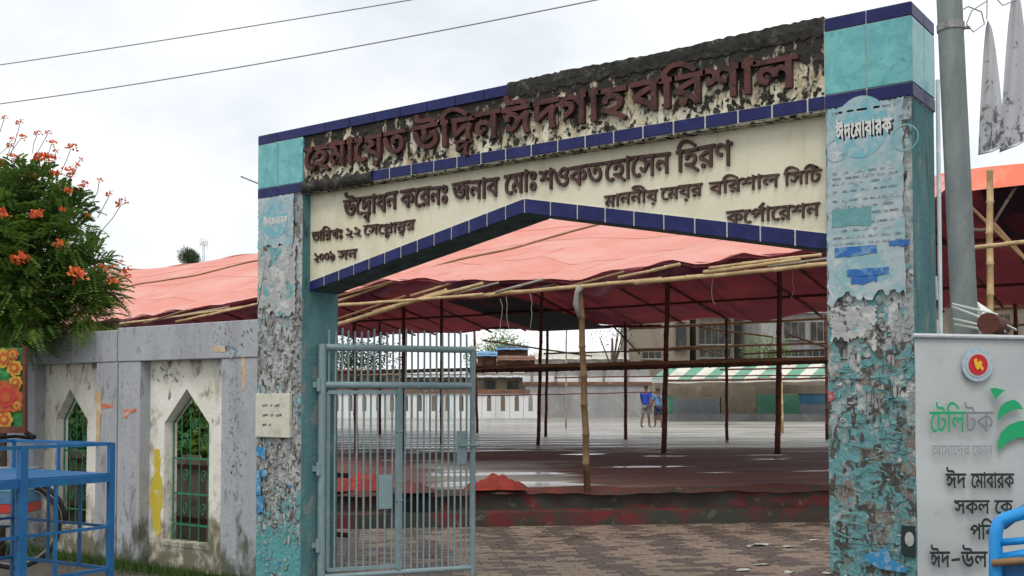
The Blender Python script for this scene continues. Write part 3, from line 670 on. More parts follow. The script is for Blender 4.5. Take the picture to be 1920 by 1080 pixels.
# posters and notice
def torn(x0, x1, z0, z1, y, m, seed, rag=.02, n=14, th=.002):
    random.seed(seed); pts = []; n = n * 2; e_ = 0
    for i in range(n): e_ = max(-rag, min(rag, e_ + R(-rag, rag) * .7)); pts.append((x0 + (x1 - x0) * (i + R(-.3, .3) * (i > 0)) / n, z0 + e_))
    for i in range(n): pts.append((x1 + R(-rag, 0) * .4, z0 + (z1 - z0) * i / n))
    for i in range(n): pts.append((x1 - (x1 - x0) * i / n, z1 + R(-rag, rag) * .2))
    for i in range(n): pts.append((x0 + R(0, rag) * .4, z1 - (z1 - z0) * i / n))
    return MB().xz(pts, y, y + th)
def disc(cx, cz, r, y, m, parent, name='print', rz=None, n=28, r_in=0):
    rz = rz or r; mb = MB()
    if r_in:
        k = r_in / r; vs = [(cx + cos(a * 2 * pi / n) * r * q, y, cz + sin(a * 2 * pi / n) * rz * q) for a in range(n) for q in (1, k)]
        mb.add(vs, [(2 * a, 2 * ((a + 1) % n), 2 * ((a + 1) % n) + 1, 2 * a + 1) for a in range(n)])
    else: mb.add([(cx + cos(a * 2 * pi / n) * r, y, cz + sin(a * 2 * pi / n) * rz) for a in range(n)], [tuple(range(n))])
    return obj(name, mb, m, parent)
yP = Y0 - .021
po = thing('poster', 'large faded cyan poster with round emblem and greeting, top of the right pillar', 'poster', ((rx0 + rx1) / 2, yP, 2.7))
obj('sheet', torn(rx0 + .005, rx1 - .04, Z(1620, 560, Y0), ZB2 - .005, yP, 'poster', 51, .05), 'poster', po, fix=True)
cx, cz = X(1622, Y0), Z(1622, 238, Y0)
disc(cx, cz, .175, yP - .002, 'ink_cyan', po, rz=.20)
disc(X(1705, Y0), Z(1705, 258, Y0), .085, yP - .003, 'ink_cyan', po, r_in=.077); disc(X(1558, Y0) + .06, Z(1560, 285, Y0), .075, yP - .003, 'ink_cyan', po, r_in=.069)
GLY_OFF = .03
_gc.clear()
word(['ঈ', 'দ', 'েমা', 'বা', 'র', 'ক'], (X(1575, Y0), yP, Z(1575, 262, Y0)), AX, UP, X(1680, Y0) - X(1575, Y0), .085, .0025, 'paper', po, 'lettering', .002)
word(['ঈ', 'দ', 'েমা', 'বা', 'র', 'ক'], (X(1575, Y0) + .012, yP, Z(1575, 262, Y0) - .012), AX, UP, X(1680, Y0) - X(1575, Y0), .085, .001, 'ink_black', po, 'lettering', .001)
GLY_OFF = .012
_gc.clear()
# minaret-like finial printed above the right ring
tx, tz = X(1705, Y0), Z(1705, 225, Y0)
obj('print', MB().add([(tx - .006, yP - .003, tz + .13), (tx + .006, yP - .003, tz + .13), (tx + .02, yP - .003, tz + .06), (tx + .04, yP - .003, tz + .03), (tx + .03, yP - .003, tz), (tx - .03, yP - .003, tz), (tx - .04, yP - .003, tz + .03), (tx - .02, yP - .003, tz + .06)], [tuple(range(8))]), 'ink_faint', po)
random.seed(52)
mb = MB()
for z_ in [3.595, 3.20, 3.165, 3.13, 3.08, 3.02, 2.975, 2.93, 2.87, 2.825, 2.78, 2.74]:
    x = rx0 + .05
    while x < rx1 - .1:
        l = R(.02, .07); mb.add([(x, yP - .002, z_), (x + l, yP - .002, z_ + R(-.002, .002)), (x + l, yP - .002, z_ + .013), (x, yP - .002, z_ + .013)], [(0, 1, 2, 3)]); x += l + R(.006, .04)
obj('faded_text', mb, 'ink_faint', po, kind='stuff')
def strip(px0, px1, py0, py1, m, nm='print', par=po, dy=.0035):
    xx0, xx1 = X(px0, Y0), X(px1, Y0); zt, zb_ = Z(px0, py0, Y0), Z(px0, py1, Y0); random.seed(int(px0))
    obj(nm, torn(xx0, xx1, zb_, zt, yP - dy, m, int(px0), .012, 6, .0015), m, par, fix=True)
strip(1570, 1650, 466, 481, 'ink_blue'); strip(1672, 1712, 452, 462, 'ink_blue'); strip(1592, 1672, 506, 518, 'ink_blue'); strip(1600, 1650, 520, 532, 'ink_blue')
strip(1565, 1640, 395, 430, 'scrap_teal')
p2 = thing('poster', 'torn lower poster on the right pillar, mostly scraped back to teal', 'poster', ((rx0 + rx1) / 2, yP, 2.3))
obj('sheet', torn(rx0 + .02, rx1 - .22, Z(1620, 645, Y0), Z(1620, 575, Y0), yP + .001, 'poster_old', 53, .05), 'poster_old', p2, fix=True)
p3 = thing('poster', 'small black and white handbill low on the right pillar beside the banner', 'poster', (X(1705, Y0), yP, .6))
hx0, hx1 = X(1688, Y0), X(1716, Y0) - .002
obj('sheet', torn(hx0, hx1, Z(1700, 1042, Y0), Z(1700, 985, Y0), yP, 'ink_black', 54, .008), 'ink_black', p3, fix=True)
disc(X(1704, Y0), Z(1704, 1010, Y0), .028, yP - .002, 'scrap_white', p3, rz=.045)
p4 = thing('poster', 'torn bright blue paper scrap near the foot of the right pillar', 'poster', (X(1650, Y0), yP, .6))
x0_, z0_ = X(1618, Y0), Z(1618, 1048, Y0)
obj('sheet', MB().xz([(x0_, z0_), (x0_ + .10, z0_ - .05), (x0_ + .26, z0_ - .06), (x0_ + .28, z0_ - .03), (x0_ + .17, z0_ + .02), (x0_ + .14, z0_ + .10), (x0_ + .10, z0_ + .06), (x0_ + .02, z0_ + .04)], yP, yP + .002), 'scrap_blue', p4, fix=True)
p5 = thing('poster', 'faded cyan poster with round emblem at the top of the left pillar', 'poster', ((lx0 + lx1) / 2, yP, 3.3))
obj('sheet', torn(lx0 + .01, lx1 - .09, Z(520, 458, Y0), ZB2 - .004, yP, 'poster', 55, .04), 'poster', p5, fix=True)
disc(X(517, Y0), Z(517, 415, Y0), .17, yP - .002, 'ink_cyan', p5, rz=.16)
GLY_OFF = .03
_gc.clear()
word(['ঈ', 'দ', 'েমা', 'বা', 'র', 'ক'], (X(496, Y0), yP, Z(496, 424, Y0)), AX, UP, X(540, Y0) - X(496, Y0), .06, .002, 'paper', p5, 'lettering', .003)
p6 = thing('poster', 'grey weathered poster with faint figures in the middle of the left pillar', 'poster', ((lx0 + lx1) / 2, yP, 2.8))
obj('sheet', torn(lx0 + .01, lx1 - .06, Z(520, 585, Y0), Z(520, 462, Y0), yP + .001, 'poster_old', 56, .05), 'poster_old', p6, fix=True)
p7 = thing('poster', 'narrow torn blue poster remnant low on the left edge of the left pillar', 'poster', (lx0 + .05, yP, 1.6))
for k_, (a_, b__, c__, d__) in enumerate(((483, 502, 838, 858), (484, 494, 882, 925), (486, 499, 930, 962), (492, 505, 880, 892))):
    obj('scrap', torn(X(a_, Y0), X(b__, Y0), Z(a_, d__, Y0), Z(a_, c__, Y0), yP - .001, 'scrap_blue', 70 + k_, .015, 5, .001), 'scrap_blue', p7, fix=True)
nx0, nx1 = X(485, Y0), X(549, Y0); nz0, nz1 = Z(517, 820, Y0), Z(517, 738, Y0)
nb = thing('notice_board', 'small cream painted notice panel on the left pillar with dark marks', 'notice', ((nx0 + nx1) / 2, yP, nz0))
bevel(obj('board', MB().box(nx0, nx1, Y0 - .04, Y0 - .002, nz0, nz1), 'notice', nb), .004)
random.seed(57); mb = MB()
for r_ in range(3):
    x = nx0 + .1
    for k in range(R(2, 5).__int__()):
        l = R(.03, .08); z_ = nz0 + .10 + r_ * .09; mb.add([(x, Y0 - .0415, z_), (x + l, Y0 - .0415, z_ + .01), (x + l, Y0 - .0415, z_ + .03), (x, Y0 - .0415, z_ + .022)], [(0, 1, 2, 3)]); x += l + .03
obj('faded_marks', mb, 'scrap_grey', nb, kind='stuff')

# ================================================================== BOUNDARY WALL
YW = 7.08
wall = thing('boundary_wall', 'grey and white boundary wall with pointed arch openings left of the gateway', 'wall', (-10, 7.2, 0))
WT = Z(478, 599, YW)
xs = {k: X(k, YW) for k in (28, 65, 180, 220, 262, 415, 479)}
zn = Z(415, 672, YW)                                     # top of the recessed panels
YB = YW + .30
def wallbox(nm, x0, x1, z0, z1, m, y0=YW, y1=YB, lab=None):
    random.seed(int(abs(x0) * 100)); mb = MB().box(x0, x1, y0, y1, z0, z1); return bevel(obj(nm, mb, m, wall, label=lab), .008, 2)
wallbox('pilaster', xs[415], lx0 - .003, 0, zn, 'wall_grey')
wallbox('pilaster', xs[220] + .012, xs[262], 0, zn, 'wall_grey'); wallbox('pilaster', xs[180], xs[220] - .012, 0, zn, 'wall_grey')
mb = MB().box(xs[220] - .012, xs[220] + .012, YW + .03, YB - .01, 0, WT - .01); obj('joint', mb, 'scrap_grey', wall)
wallbox('pilaster', X(-40, YW), xs[65], 0, zn, 'wall_grey')
wallbox('top_rail', xs[220] + .012, lx0 - .003, zn + .001, WT, 'wall_grey', YW - .012)
wallbox('top_rail', -16.5, xs[220] - .012, zn + .001, WT - .02, 'wall_grey', YW - .01)
wallbox('wall_run', -16.5, X(-40, YW) - .002, 0, zn, 'wall_grey', YW + .01)
YR = YW + .13
def arch_panel(pxa, pxb, pL, pM, pR, yap, ysh, ybt):
    x0, x1 = xs[pxa], xs[pxb]; a, mm, c = X(pL, YR), X(pM, YR), X(pR, YR); zt, zs, zb = Z(pM, yap, YR), Z(pR, ysh, YR), Z(pR, ybt, YR)
    p = obj('panel', MB().xz([(x0, 0), (x1, 0), (x1, zb), (x0, zb)], YR, YB - .01), 'wall_white', wall, fix=True)
    for poly in ([(x0, zb), (a, zb), (a, zs), (x0, zs)], [(c, zb), (x1, zb), (x1, zs), (c, zs)], [(x0, zs), (a, zs), (mm, zt), (mm, zn), (x0, zn)], [(mm, zt), (c, zs), (x1, zs), (x1, zn), (mm, zn)]):
        sub(obj('panel_block', MB().xz(poly, YR, YB - .01), 'wall_white', fix=True), p)
    sl = MB().xz([(a - .01, zb - .05), (c + .01, zb - .05), (c + .01, zb + .006), (a - .01, zb + .006)], YR - .006, YB - .02); sub(bevel(obj('sill', sl, 'wall_white', fix=True), .006), p)
    # green scrollwork grille
    yg = YB - .06; g = obj('grille', MB().tube([(a + .012, yg, zb + .01), (a + .012, yg, zs), (mm, yg, zt - .03), (c - .012, yg, zs), (c - .012, yg, zb + .01)], .009, 6), 'grille_green', wall)
    wd = c - a; ht = zs - zb
    for k in (1, 2, 3, 4):
        x = a + wd * k / 5; top = zs - .02 + (zt - zs) * (1 - abs(x - mm) / (wd / 2)) * .6
        sub(obj('bar', MB().tube([(x, yg, zb), (x, yg, zb + ht * .5), (x, yg, top)], .006, 6), 'grille_green'), g)
    for q in (.14, .4, .7): sub(obj('rail', MB().bar((a, yg, zb + ht * q), (c, yg, zb + ht * q), .012, .018), 'grille_green'), g)
    for (cxk, q, r_) in ((.28, .84, .055), (.72, .84, .055), (.5, .98, .05), (.3, .55, .045), (.7, .55, .045), (.3, .27, .045), (.7, .27, .045)):
        xc, zc = a + wd * cxk, zb + ht * q
        pts = [(xc + cos(t_) * r_ * (1 - t_ / 11), yg - .006, zc + sin(t_) * r_ * 1.7 * (1 - t_ / 11)) for t_ in [i * .5 for i in range(18)]]
        sub(obj('scroll', MB().tube(pts, .005, 5), 'grille_green', smooth=True), g)
arch_panel(262, 415, 309, 350, 393, 729, 795, 1024)
arch_panel(65, 180, 105, 131, 164, 729, 787, 988)
# paint marks on wall
def mark(pts_px, y, m, par=wall):
    pts = [(X(p, y), Z(p, q, y)) for p, q in pts_px]; obj('paint_mark', MB().xz(pts, y - .003, y - .0005), m, par, fix=True)
mark([(291, 842), (300, 842), (303, 862), (301, 888), (306, 900), (307, 950), (303, 960), (305, 1000), (297, 1008), (290, 990), (288, 955), (283, 945), (286, 900), (292, 888), (290, 862)], YR, 'yellow_paint')
mark([(181, 757), (212, 757), (212, 764), (192, 766), (190, 790), (183, 792)], YW, 'orange_paint'); mark([(234, 768), (256, 766), (256, 772), (243, 775), (238, 784), (233, 784)], YW, 'orange_paint')
mark([(172 + 9, 735), (190, 733), (188, 830), (181, 840)], YW - .004, 'pale_orange'); mark([(452, 650), (459, 640), (461, 720), (455, 735)], YW, 'pale_orange'); mark([(398, 648), (425, 650), (424, 660), (402, 660)], YW - .012, 'pale_orange')
mark([(421, 645), (446, 652), (452, 664), (432, 672), (424, 664)], YW - .012, 'ink_faint')
random.seed(58); mb = MB()
for i in range(200):   # mould spots
    if i % 3: px, py, y_ = random.gauss(440, 9), random.gauss(805, 55), YW
    else: px, py, y_ = R(285, 350), R(690, 716), YR
    if i % 5 == 0: px, py, y_ = R(398, 475), R(612, 650), YW - .012
    x, z_ = X(px, y_), Z(px, py, y_); k = 6; r = R(.003, .014)
    mb.add([(x + cos(a * pi / 3) * r * R(.5, 1.2), y_ - .002, z_ + sin(a * pi / 3) * r * R(.8, 1.8)) for a in range(k)], [tuple(range(k))])
obj('mould_spots', mb, 'scrap_grey', wall, kind='stuff')
# greenery and boarding behind the openings
def leaf_cloud(cs, n, lw, ll, seed, surf=.55):
    """cs: list of (centre, radius); returns leaf faces spread through the volume"""
    random.seed(seed); mb = MB(); wts = [c[1] ** 2 for c in cs]
    for i in range(n):
        c, r = random.choices(cs, wts)[0]; d = Vector((random.gauss(0, 1), random.gauss(0, 1), random.gauss(0, 1))).normalized()
        p = Vector(c) + d * r * (surf + (1 - surf) * random.random() ** .7) * R(.75, 1.08)
        t_ = Vector((random.gauss(0, 1), random.gauss(0, 1), random.gauss(0, .6))).normalized(); u = t_.cross(d + Vector((.1, 0, .2)))
        if u.length < .05: continue
        u.normalize(); l = ll * R(.6, 1.3); w_ = lw * R(.6, 1.3)
        mb.add([p, p + t_ * l * .5 + u * w_ / 2, p + t_ * l, p + t_ * l * .5 - u * w_ / 2], [(0, 1, 2, 3)])
    return mb
for k, (pxc, lab) in enumerate(((372, 'leafy green shrub seen through the arch opening nearest the gateway'), (165, 'dark leafy shrub seen through the left arch opening'))):
    c = P(pxc, 800, 8.6); b0 = Vector((c.x, 8.6, 0)); tr = thing('shrub', lab, 'shrub', b0)
    obj('stem', MB().tube([b0, b0 + Vector((.05, 0, .8)), b0 + Vector((-.02, .02, 1.5))], [.03, .025, .015], 6), 'bark', tr)
    obj('foliage', leaf_cloud([((c.x, 8.6, 1.55), .55), ((c.x + .3, 8.5, 1.25), .4), ((c.x - .4, 8.7, 1.3), .45)], 5200, .06, .11, 61 + k), 'leaf', tr, kind='stuff')
fb = thing('screen_fence', 'brown split bamboo screen standing behind the arch openings of the wall', 'fence', (-10.5, 8.1, 0)); random.seed(63)
x = X(60, 8.1)
while x < X(470, 8.1) and x < -7.9:
    wd = R(.07, .11); obj('slat', MB().box(x, x + wd - .008, 8.1 + R(-.01, .01), 8.12 + R(0, .01), 0, 1.08 + R(-.05, .05)), random.choice(['bamboo_grey', 'screen_tan', 'screen_tan', 'conc_brown', 'bamboo_grey']), fb); x += wd
for z_ in (.35, .95): obj('rail', MB().box(X(60, 8.1), -7.9, 8.07, 8.088, z_, z_ + .05), 'bamboo_dark', fb)

# grass along the wall foot
random.seed(64); mb = MB()
for i in range(5200):
    x = R(-13.5, lx0 - .05); y = YW - abs(random.gauss(0, .16)) - .01; h = R(.03, .14) * (1 if y > 6.8 else .6); a = R(0, pi); ww = .006; b0 = Vector((x, y, -.015)); tip = b0 + Vector((R(-.05, .05), R(-.05, .05), h)); d = Vector((cos(a), sin(a), 0)) * ww
    mb.add([b0 - d, b0 + d, tip], [(0, 1, 2)])
obj('grass', mb, 'grass', kind='stuff')['label'] = 'low weeds and grass growing along the foot of the wall'

# ================================================================== IRON GATE LEAF
H0 = Vector((X(604, 7.2), 7.2, 0)); E0 = D(886, 900, 10.75); E0.z = 0
gu = (E0 - H0); GL = gu.length; gu.normalize(); gnr = Vector((-gu.y, gu.x, 0))
def gp(t_, z, off=0): return H0 + gu * t_ + UP * z + gnr * off
def gate_px(px):            # distance along the leaf that lands on pixel column px
    r = ray(px, HOR); r.z = 0; a, b_, c, d = r.x, -gu.x, r.y, -gu.y; det = a * d - b_ * c
    s_ = (H0.x * d - b_ * H0.y) / det; return (a * s_ * 0 + ((r * s_) - H0).dot(gu))
ZG0, ZG2, ZG3 = .10, Z(604, 722, 7.2), Z(604, 651, 7.2)
ig = thing('iron_gate', 'pale blue grey iron gate leaf of vertical bars standing open at the left pillar', 'gate', H0)
def tubeo(nm, a, b_, r, m='gate_iron', par=ig, n=10):
    return obj(nm, MB().tube([a, b_], r, n), m, par, smooth=False)
tubeo('post', gp(0, .03), gp(0, ZG3 + .03), .036, n=14); tubeo('post', gp(GL, .05), gp(GL, ZG3), .028, n=12)
tubeo('rail', gp(.03, ZG3), gp(GL + .02, ZG3), .032); tubeo('rail', gp(.03, ZG2), gp(GL - .02, ZG2), .032); tubeo('rail', gp(.03, ZG0 + .02), gp(GL, ZG0 + .02), .025)
random.seed(71)
td = gate_px(748)
nb_ = 9
for k in range(1, 24):
    t_ = GL * k / 24; top = ZG3 + R(.15, .19)
    tubeo('bar', gp(t_, ZG2 - .01), gp(t_ + R(-.004, .004), top), .0095, n=6)
for k in range(1, 12):
    t_ = td + (GL - td) * k / 12
    if t_ < GL - .02: tubeo('bar', gp(t_ + R(-.004, .004), ZG0), gp(t_, ZG2), .0095, n=6)
wk = obj('wicket_door', MB().bar(gp(.055, ZG0 + .08), gp(.055, ZG2 - .06), .03, .03).bar(gp(td, ZG0 + .05), gp(td, ZG2 - .02), .05, .05).bar(gp(.055, ZG2 - .065), gp(td, ZG2 - .065), .035, .035).bar(gp(.055, ZG0 + .08), gp(td, ZG0 + .08), .03, .03), 'gate_iron', ig)
for k in range(1, nb_ + 1):
    t_ = .055 + (td - .055) * k / (nb_ + 1); o = obj('bar', MB().tube([gp(t_, ZG0 + .08), gp(t_ + R(-.006, .006), 1.2), gp(t_, ZG2 - .07)], .0095, 6), 'gate_iron'); 
    o.parent = wk
for z_ in (.8, 1.45): o = obj('bracing', MB().bar(gp(td - .03, z_), gp(td + .03, z_), .06, .02), 'gate_iron'); o.parent = wk
for z_ in (.35, 1.05, 1.82):
    o = obj('hinge', MB().tube([gp(-.035, z_, -.02), gp(-.035, z_ + .12, -.02)], .022, 10).bar(gp(-.05, z_ + .06, -.02) + Vector((-.06, 0, 0)), gp(0, z_ + .06, -.01), .014, .05), 'gate_iron', ig)
obj('lock_plate', MB().obox(gp(GL - .17, 1.12, -.02), gu * .10, gnr * .008, UP * .32), 'gate_iron', ig); obj('bolt', MB().tube([gp(GL - .15, 1.3, -.03), gp(GL + .06, 1.3, -.03)], .012, 8), 'gate_iron', ig)
obj('lock_plate', MB().obox(gp(td - .20, .72, -.02), gu * .13, gnr * .008, UP * .32), 'gate_iron', ig)

# ================================================================== MARQUEE (bamboo frame and tarpaulin)
EY, EZ, RY, RZ, BY, BZ = 13.2, 3.47, 19.0, 5.42, 26.0, 3.80
tent = thing('marquee', 'long bamboo framed marquee with coral pink tarpaulin roof over the court', 'tent', (-14, 19, .6))
def pole(a, b_, r, m='bamboo', par=tent, nm='bamboo_pole', bend=.03, seed=None, step=.38, r1=None):
    a, b_ = Vector(a), Vector(b_); Ld = (b_ - a).length; k = max(2, int(Ld / step)); d = (b_ - a).normalized(); u = d.orthogonal().normalized(); v = d.cross(u)
    c1, c2, ph = R(-bend, bend), R(-bend, bend), R(0, 1); pts = []; rs = []; r1 = r1 or r * .8
    for i in range(k):
        for q, e in ((0, 1.0), (.9, .95), (.95, 1.22)):
            t_ = (i + q) / k; s_ = sin(t_ * pi); pts.append(a + (b_ - a) * t_ + u * c1 * s_ * Ld * .5 + v * c2 * s_ * Ld * .5 + u * .006 * sin(t_ * 23 + ph * 7)); rs.append((r + (r1 - r) * t_) * e)
    pts.append(b_); rs.append(r1)
    return obj(nm, MB().tube(pts, rs, 7), m, par, smooth=True)
random.seed(81)
XL, XR = -44.0, -4.6
ph = [R(0, 6) for _ in range(6)]
def eave_dz(x):
    return .05 * sin(x * 1.1 + ph[0]) + .04 * sin(x * 2.3 + ph[1]) + .02 * sin(5.1 * x)
def eave_px(x):
    # measured wave of the tarpaulin's lower edge as seen through the gateway
    y = EY; v = Vector((x, y, 0)); pxx = 960 + F * v.dot(RT) / v.dot(FW)
    tab = [(-400, 650), (230, 600), (478, 562), (633, 553), (727, 526), (827, 529), (947, 529), (1083, 527), (1133, 515), (1167, 507), (1274, 494), (1354, 495), (1390, 482), (1530, 474), (1700, 455)]
    for (a, ya), (b_, yb_) in zip(tab, tab[1:]):
        if a <= pxx <= b_: yy = ya + (yb_ - ya) * (pxx - a) / (b_ - a); return Z(pxx, yy, EY)
    return EZ
def roof_front(u, v, dz=0):
    x = XL + (XR - XL) * u; ze = eave_px(x) + .02 * sin(6 * x); z = ze + (RZ - ze) * v
    sag = -.16 * sin(pi * v) * (.7 + .3 * sin(x * 1.9)); wr = .035 * sin(x * 3.3 + 4 * v + ph[2]) * sin(pi * min(1, v * 1.6)) + .02 * sin(7 * x - 9 * v) * (1 - v)
    return Vector((x + .03 * sin(9 * v + x), EY + .02 + (RY - EY) * v + .05 * sin(2.2 * x) * (1 - v), z + sag + wr + dz + .05 * sin(.8 * x) * v))
def roof_back(u, v, dz=0, x1=12):
    x = XL + (x1 - XL) * u; z = RZ + (BZ - RZ) * v
    sag = -.10 * sin(pi * v) * (.7 + .3 * sin(x * 1.7 + 1)); wr = .03 * sin(x * 2.7 + 3 * v)
    return Vector((x, RY + (BY - RY) * v, z + sag + wr + dz + .06 * sin(1.9 * x + 1) * v ** 3 + .05 * sin(.8 * x) * (1 - v)))
obj('roof_tarpaulin', MB().grid(lambda u, v: roof_front(u, v, .03), 240, 16), 'tarp_coral', tent, smooth=True, label='coral pink front slope')
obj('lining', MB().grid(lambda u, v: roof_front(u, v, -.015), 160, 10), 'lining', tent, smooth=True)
obj('roof_tarpaulin', MB().grid(lambda u, v: roof_back(u, v, .03), 180, 12), 'tarp_coral', tent, smooth=True, label='far slope')
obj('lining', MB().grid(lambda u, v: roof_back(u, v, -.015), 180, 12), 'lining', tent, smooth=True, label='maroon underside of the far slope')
# purple upper part of the lining at the right end
obj('lining', MB().grid(lambda u, v: Vector((XR + .2 + 14 * u, *roof_back(.8, v * .52, -.22)[1:])) + Vector((0, 0, .03 * sin(14 * u))), 20, 8), 'lining_purple', tent, smooth=True, label='dark purple underside near the ridge at the right end')
# narrow orange strip of front slope left along the ridge at right end
obj('ridge_flap', MB().grid(lambda u, v: Vector((XR - .4 + 14 * u, RY - .02 - .38 * v - .03 * sin(21 * u), RZ + .08 - .30 * v - .13 * v * abs(sin(11.5 * u + 1.0)) + .02 * sin(30 * u))), 90, 5), 'tarp_orange', tent, smooth=True)
# black patch in the underside
def patch(u, v):
    x0_ = X(885 + 50 * v, 24) + (X(1010 + 65 * v, 24) - X(885 + 50 * v, 24)) * u
    vv = .55 + .44 * v; q = roof_back(0, vv, -.08); return Vector((x0_, q.y, q.z))
obj('patch', MB().grid(patch, 12, 8), 'tarp_black', tent, smooth=True, label='black plastic patch under the far slope')
# rafters of the far slope (seen from below)
x = -30.0
while x < 6:
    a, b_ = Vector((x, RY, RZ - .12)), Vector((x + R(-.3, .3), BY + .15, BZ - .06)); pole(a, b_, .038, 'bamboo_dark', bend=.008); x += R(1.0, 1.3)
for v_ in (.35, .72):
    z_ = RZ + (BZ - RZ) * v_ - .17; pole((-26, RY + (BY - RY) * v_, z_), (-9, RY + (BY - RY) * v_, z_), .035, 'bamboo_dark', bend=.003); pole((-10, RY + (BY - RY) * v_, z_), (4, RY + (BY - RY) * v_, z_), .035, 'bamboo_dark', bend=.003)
# tie bamboo lying on the front slope of the tarpaulin
def tie(pts_v, r):
    pts = []
    for i in range(60):
        u = i / 59; x = pts_v[0][0] + (pts_v[1][0] - pts_v[0][0]) * u; v = pts_v[0][1] + (pts_v[1][1] - pts_v[0][1]) * u; q = roof_front((x - XL) / (XR - XL), v, .03 + r); pts.append(q)
    return obj('tie_pole', MB().tube(pts, r, 6), 'bamboo_brown', tent, smooth=True)
def roof_hit(px, py):
    n_ = Vector((0, -(RZ - EZ), RY - EY)); r_ = ray(px, py); q = EYEP + r_ * ((Vector((0, EY, EZ)) - EYEP).dot(n_) / r_.dot(n_)); return q.x, (q.y - EY) / (RY - EY)
for v_ in (.30, .62, .86):
    obj('seam', MB().grid(lambda u, v: roof_front(u, v_ + .006 * v, .036), 240, 1), 'tarp_orange' if v_ > .8 else 'seam_coral', tent, smooth=True)
tie((roof_hit(150, 545), roof_hit(520, 484)), .020); tie((roof_hit(640, 548), roof_hit(1140, 416)), .020)
# eave beam and its helpers, measured on the eave plane
def eb(px, py, dy=0): return P(px, py, EY - .06 + dy)
for (a, b_, r, m) in (
    ((612, 574), (905, 552), .036, 'bamboo'), ((880, 556), (1240, 523), .042, 'bamboo'), ((1190, 530), (1580, 492), .044, 'bamboo'),
    ((620, 612), (838, 544), .046, 'bamboo'), ((700, 585), (905, 532), .042, 'bamboo'), ((618, 604), (760, 555), .03, 'bamboo_brown'), ((625, 568), (740, 527), .03, 'bamboo'), ((630, 556), (735, 528), .022, 'bamboo_brown'),
    ((770, 555), (870, 524), .026, 'bamboo'), ((850, 552), (935, 530), .022, 'bamboo_grey'), ((905, 556), (985, 532), .024, 'bamboo'), ((930, 548), (1020, 524), .03, 'bamboo_grey'), ((985, 548), (1060, 526), .022, 'bamboo_grey'),
    ((1060, 540), (1170, 510), .028, 'bamboo_brown'), ((1160, 520), (1275, 497), .026, 'bamboo'), ((1222, 508), (1275, 495), .034, 'bamboo'), ((1320, 510), (1500, 487), .034, 'bamboo'), ((1330, 503), (1540, 478), .030, 'bamboo'), ((1440, 500), (1570, 482), .026, 'bamboo_grey'),
    ((225, 607), (480, 572), .028, 'bamboo'), ((290, 600), (430, 575), .024, 'bamboo_grey'), ((270, 606), (352, 581), .022, 'bamboo_brown'), ((330, 603), (500, 566), .03, 'bamboo'), ((390, 592), (520, 560), .022, 'bamboo_brown'),
    ((1800, 468), (1990, 446), .036, 'bamboo')):
    k = R(-.15, .15); pole(eb(*a, k), eb(*b_, k + R(-.12, .12)), r * .82, m, bend=.006)
# dark rucked tarpaulin edge hanging behind the eave bamboos
def ruck_edge(u, v):
    x = -24 + (XR + 24) * u; zt = eave_px(x); w_ = .10 + .20 * (.5 + .5 * sin(x * 1.7 + 2)) * (.4 + .6 * abs(sin(x * .9)))
    return Vector((x, EY + .10 + .05 * sin(x * 6 + v * 3) + .12 * v, zt + .03 - w_ * v - .03 * sin(9 * x) * v))
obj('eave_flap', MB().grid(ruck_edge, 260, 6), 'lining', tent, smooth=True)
# posts
def post(pf, yf, pt, yt, z, r, m):
    a = G(pf, yf, z); d = (a - EYEP).dot(FW); pole(a, D(pt, yt, d), r, m, nm='post', bend=.006, r1=r * .85)
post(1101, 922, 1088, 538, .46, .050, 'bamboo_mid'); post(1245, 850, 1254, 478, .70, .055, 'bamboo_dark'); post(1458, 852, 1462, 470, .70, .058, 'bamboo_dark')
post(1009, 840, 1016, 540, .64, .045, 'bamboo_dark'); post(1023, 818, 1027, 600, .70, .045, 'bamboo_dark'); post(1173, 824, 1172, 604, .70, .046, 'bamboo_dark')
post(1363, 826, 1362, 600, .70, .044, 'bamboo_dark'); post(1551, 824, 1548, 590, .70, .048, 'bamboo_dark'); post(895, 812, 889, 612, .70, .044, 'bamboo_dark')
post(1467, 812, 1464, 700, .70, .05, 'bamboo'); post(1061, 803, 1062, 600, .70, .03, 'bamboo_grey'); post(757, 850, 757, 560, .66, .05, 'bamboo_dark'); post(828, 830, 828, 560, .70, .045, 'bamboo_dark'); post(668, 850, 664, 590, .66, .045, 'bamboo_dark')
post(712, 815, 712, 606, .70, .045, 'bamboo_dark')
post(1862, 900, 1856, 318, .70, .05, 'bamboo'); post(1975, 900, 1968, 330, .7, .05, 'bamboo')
# plastic wrapped joint at the top of the nearest post
ja = G(1101, 922, .46); jd = (ja - EYEP).dot(FW)
obj('rope_binding', MB().tube([D(1086, 595, jd - .05), D(1080, 570, jd - .05), D(1082, 548, jd - .05), D(1088, 538, jd - .05)], [.025, .045, .035, .05], 8), 'conc', tent, smooth=True)
random.seed(83)
for px, py in ((1338, 518), (940, 560), (952, 556), (995, 550), (1485, 500)):
    d_ = 15.2 if px < 1100 else 14.3; q = D(px, py, d_); pts = [q + Vector((R(-.03, .03), 0, -i * R(.09, .13))) for i in range(5)]; obj('rope_end', MB().tube(pts, .004, 4), 'bamboo_grey', tent)
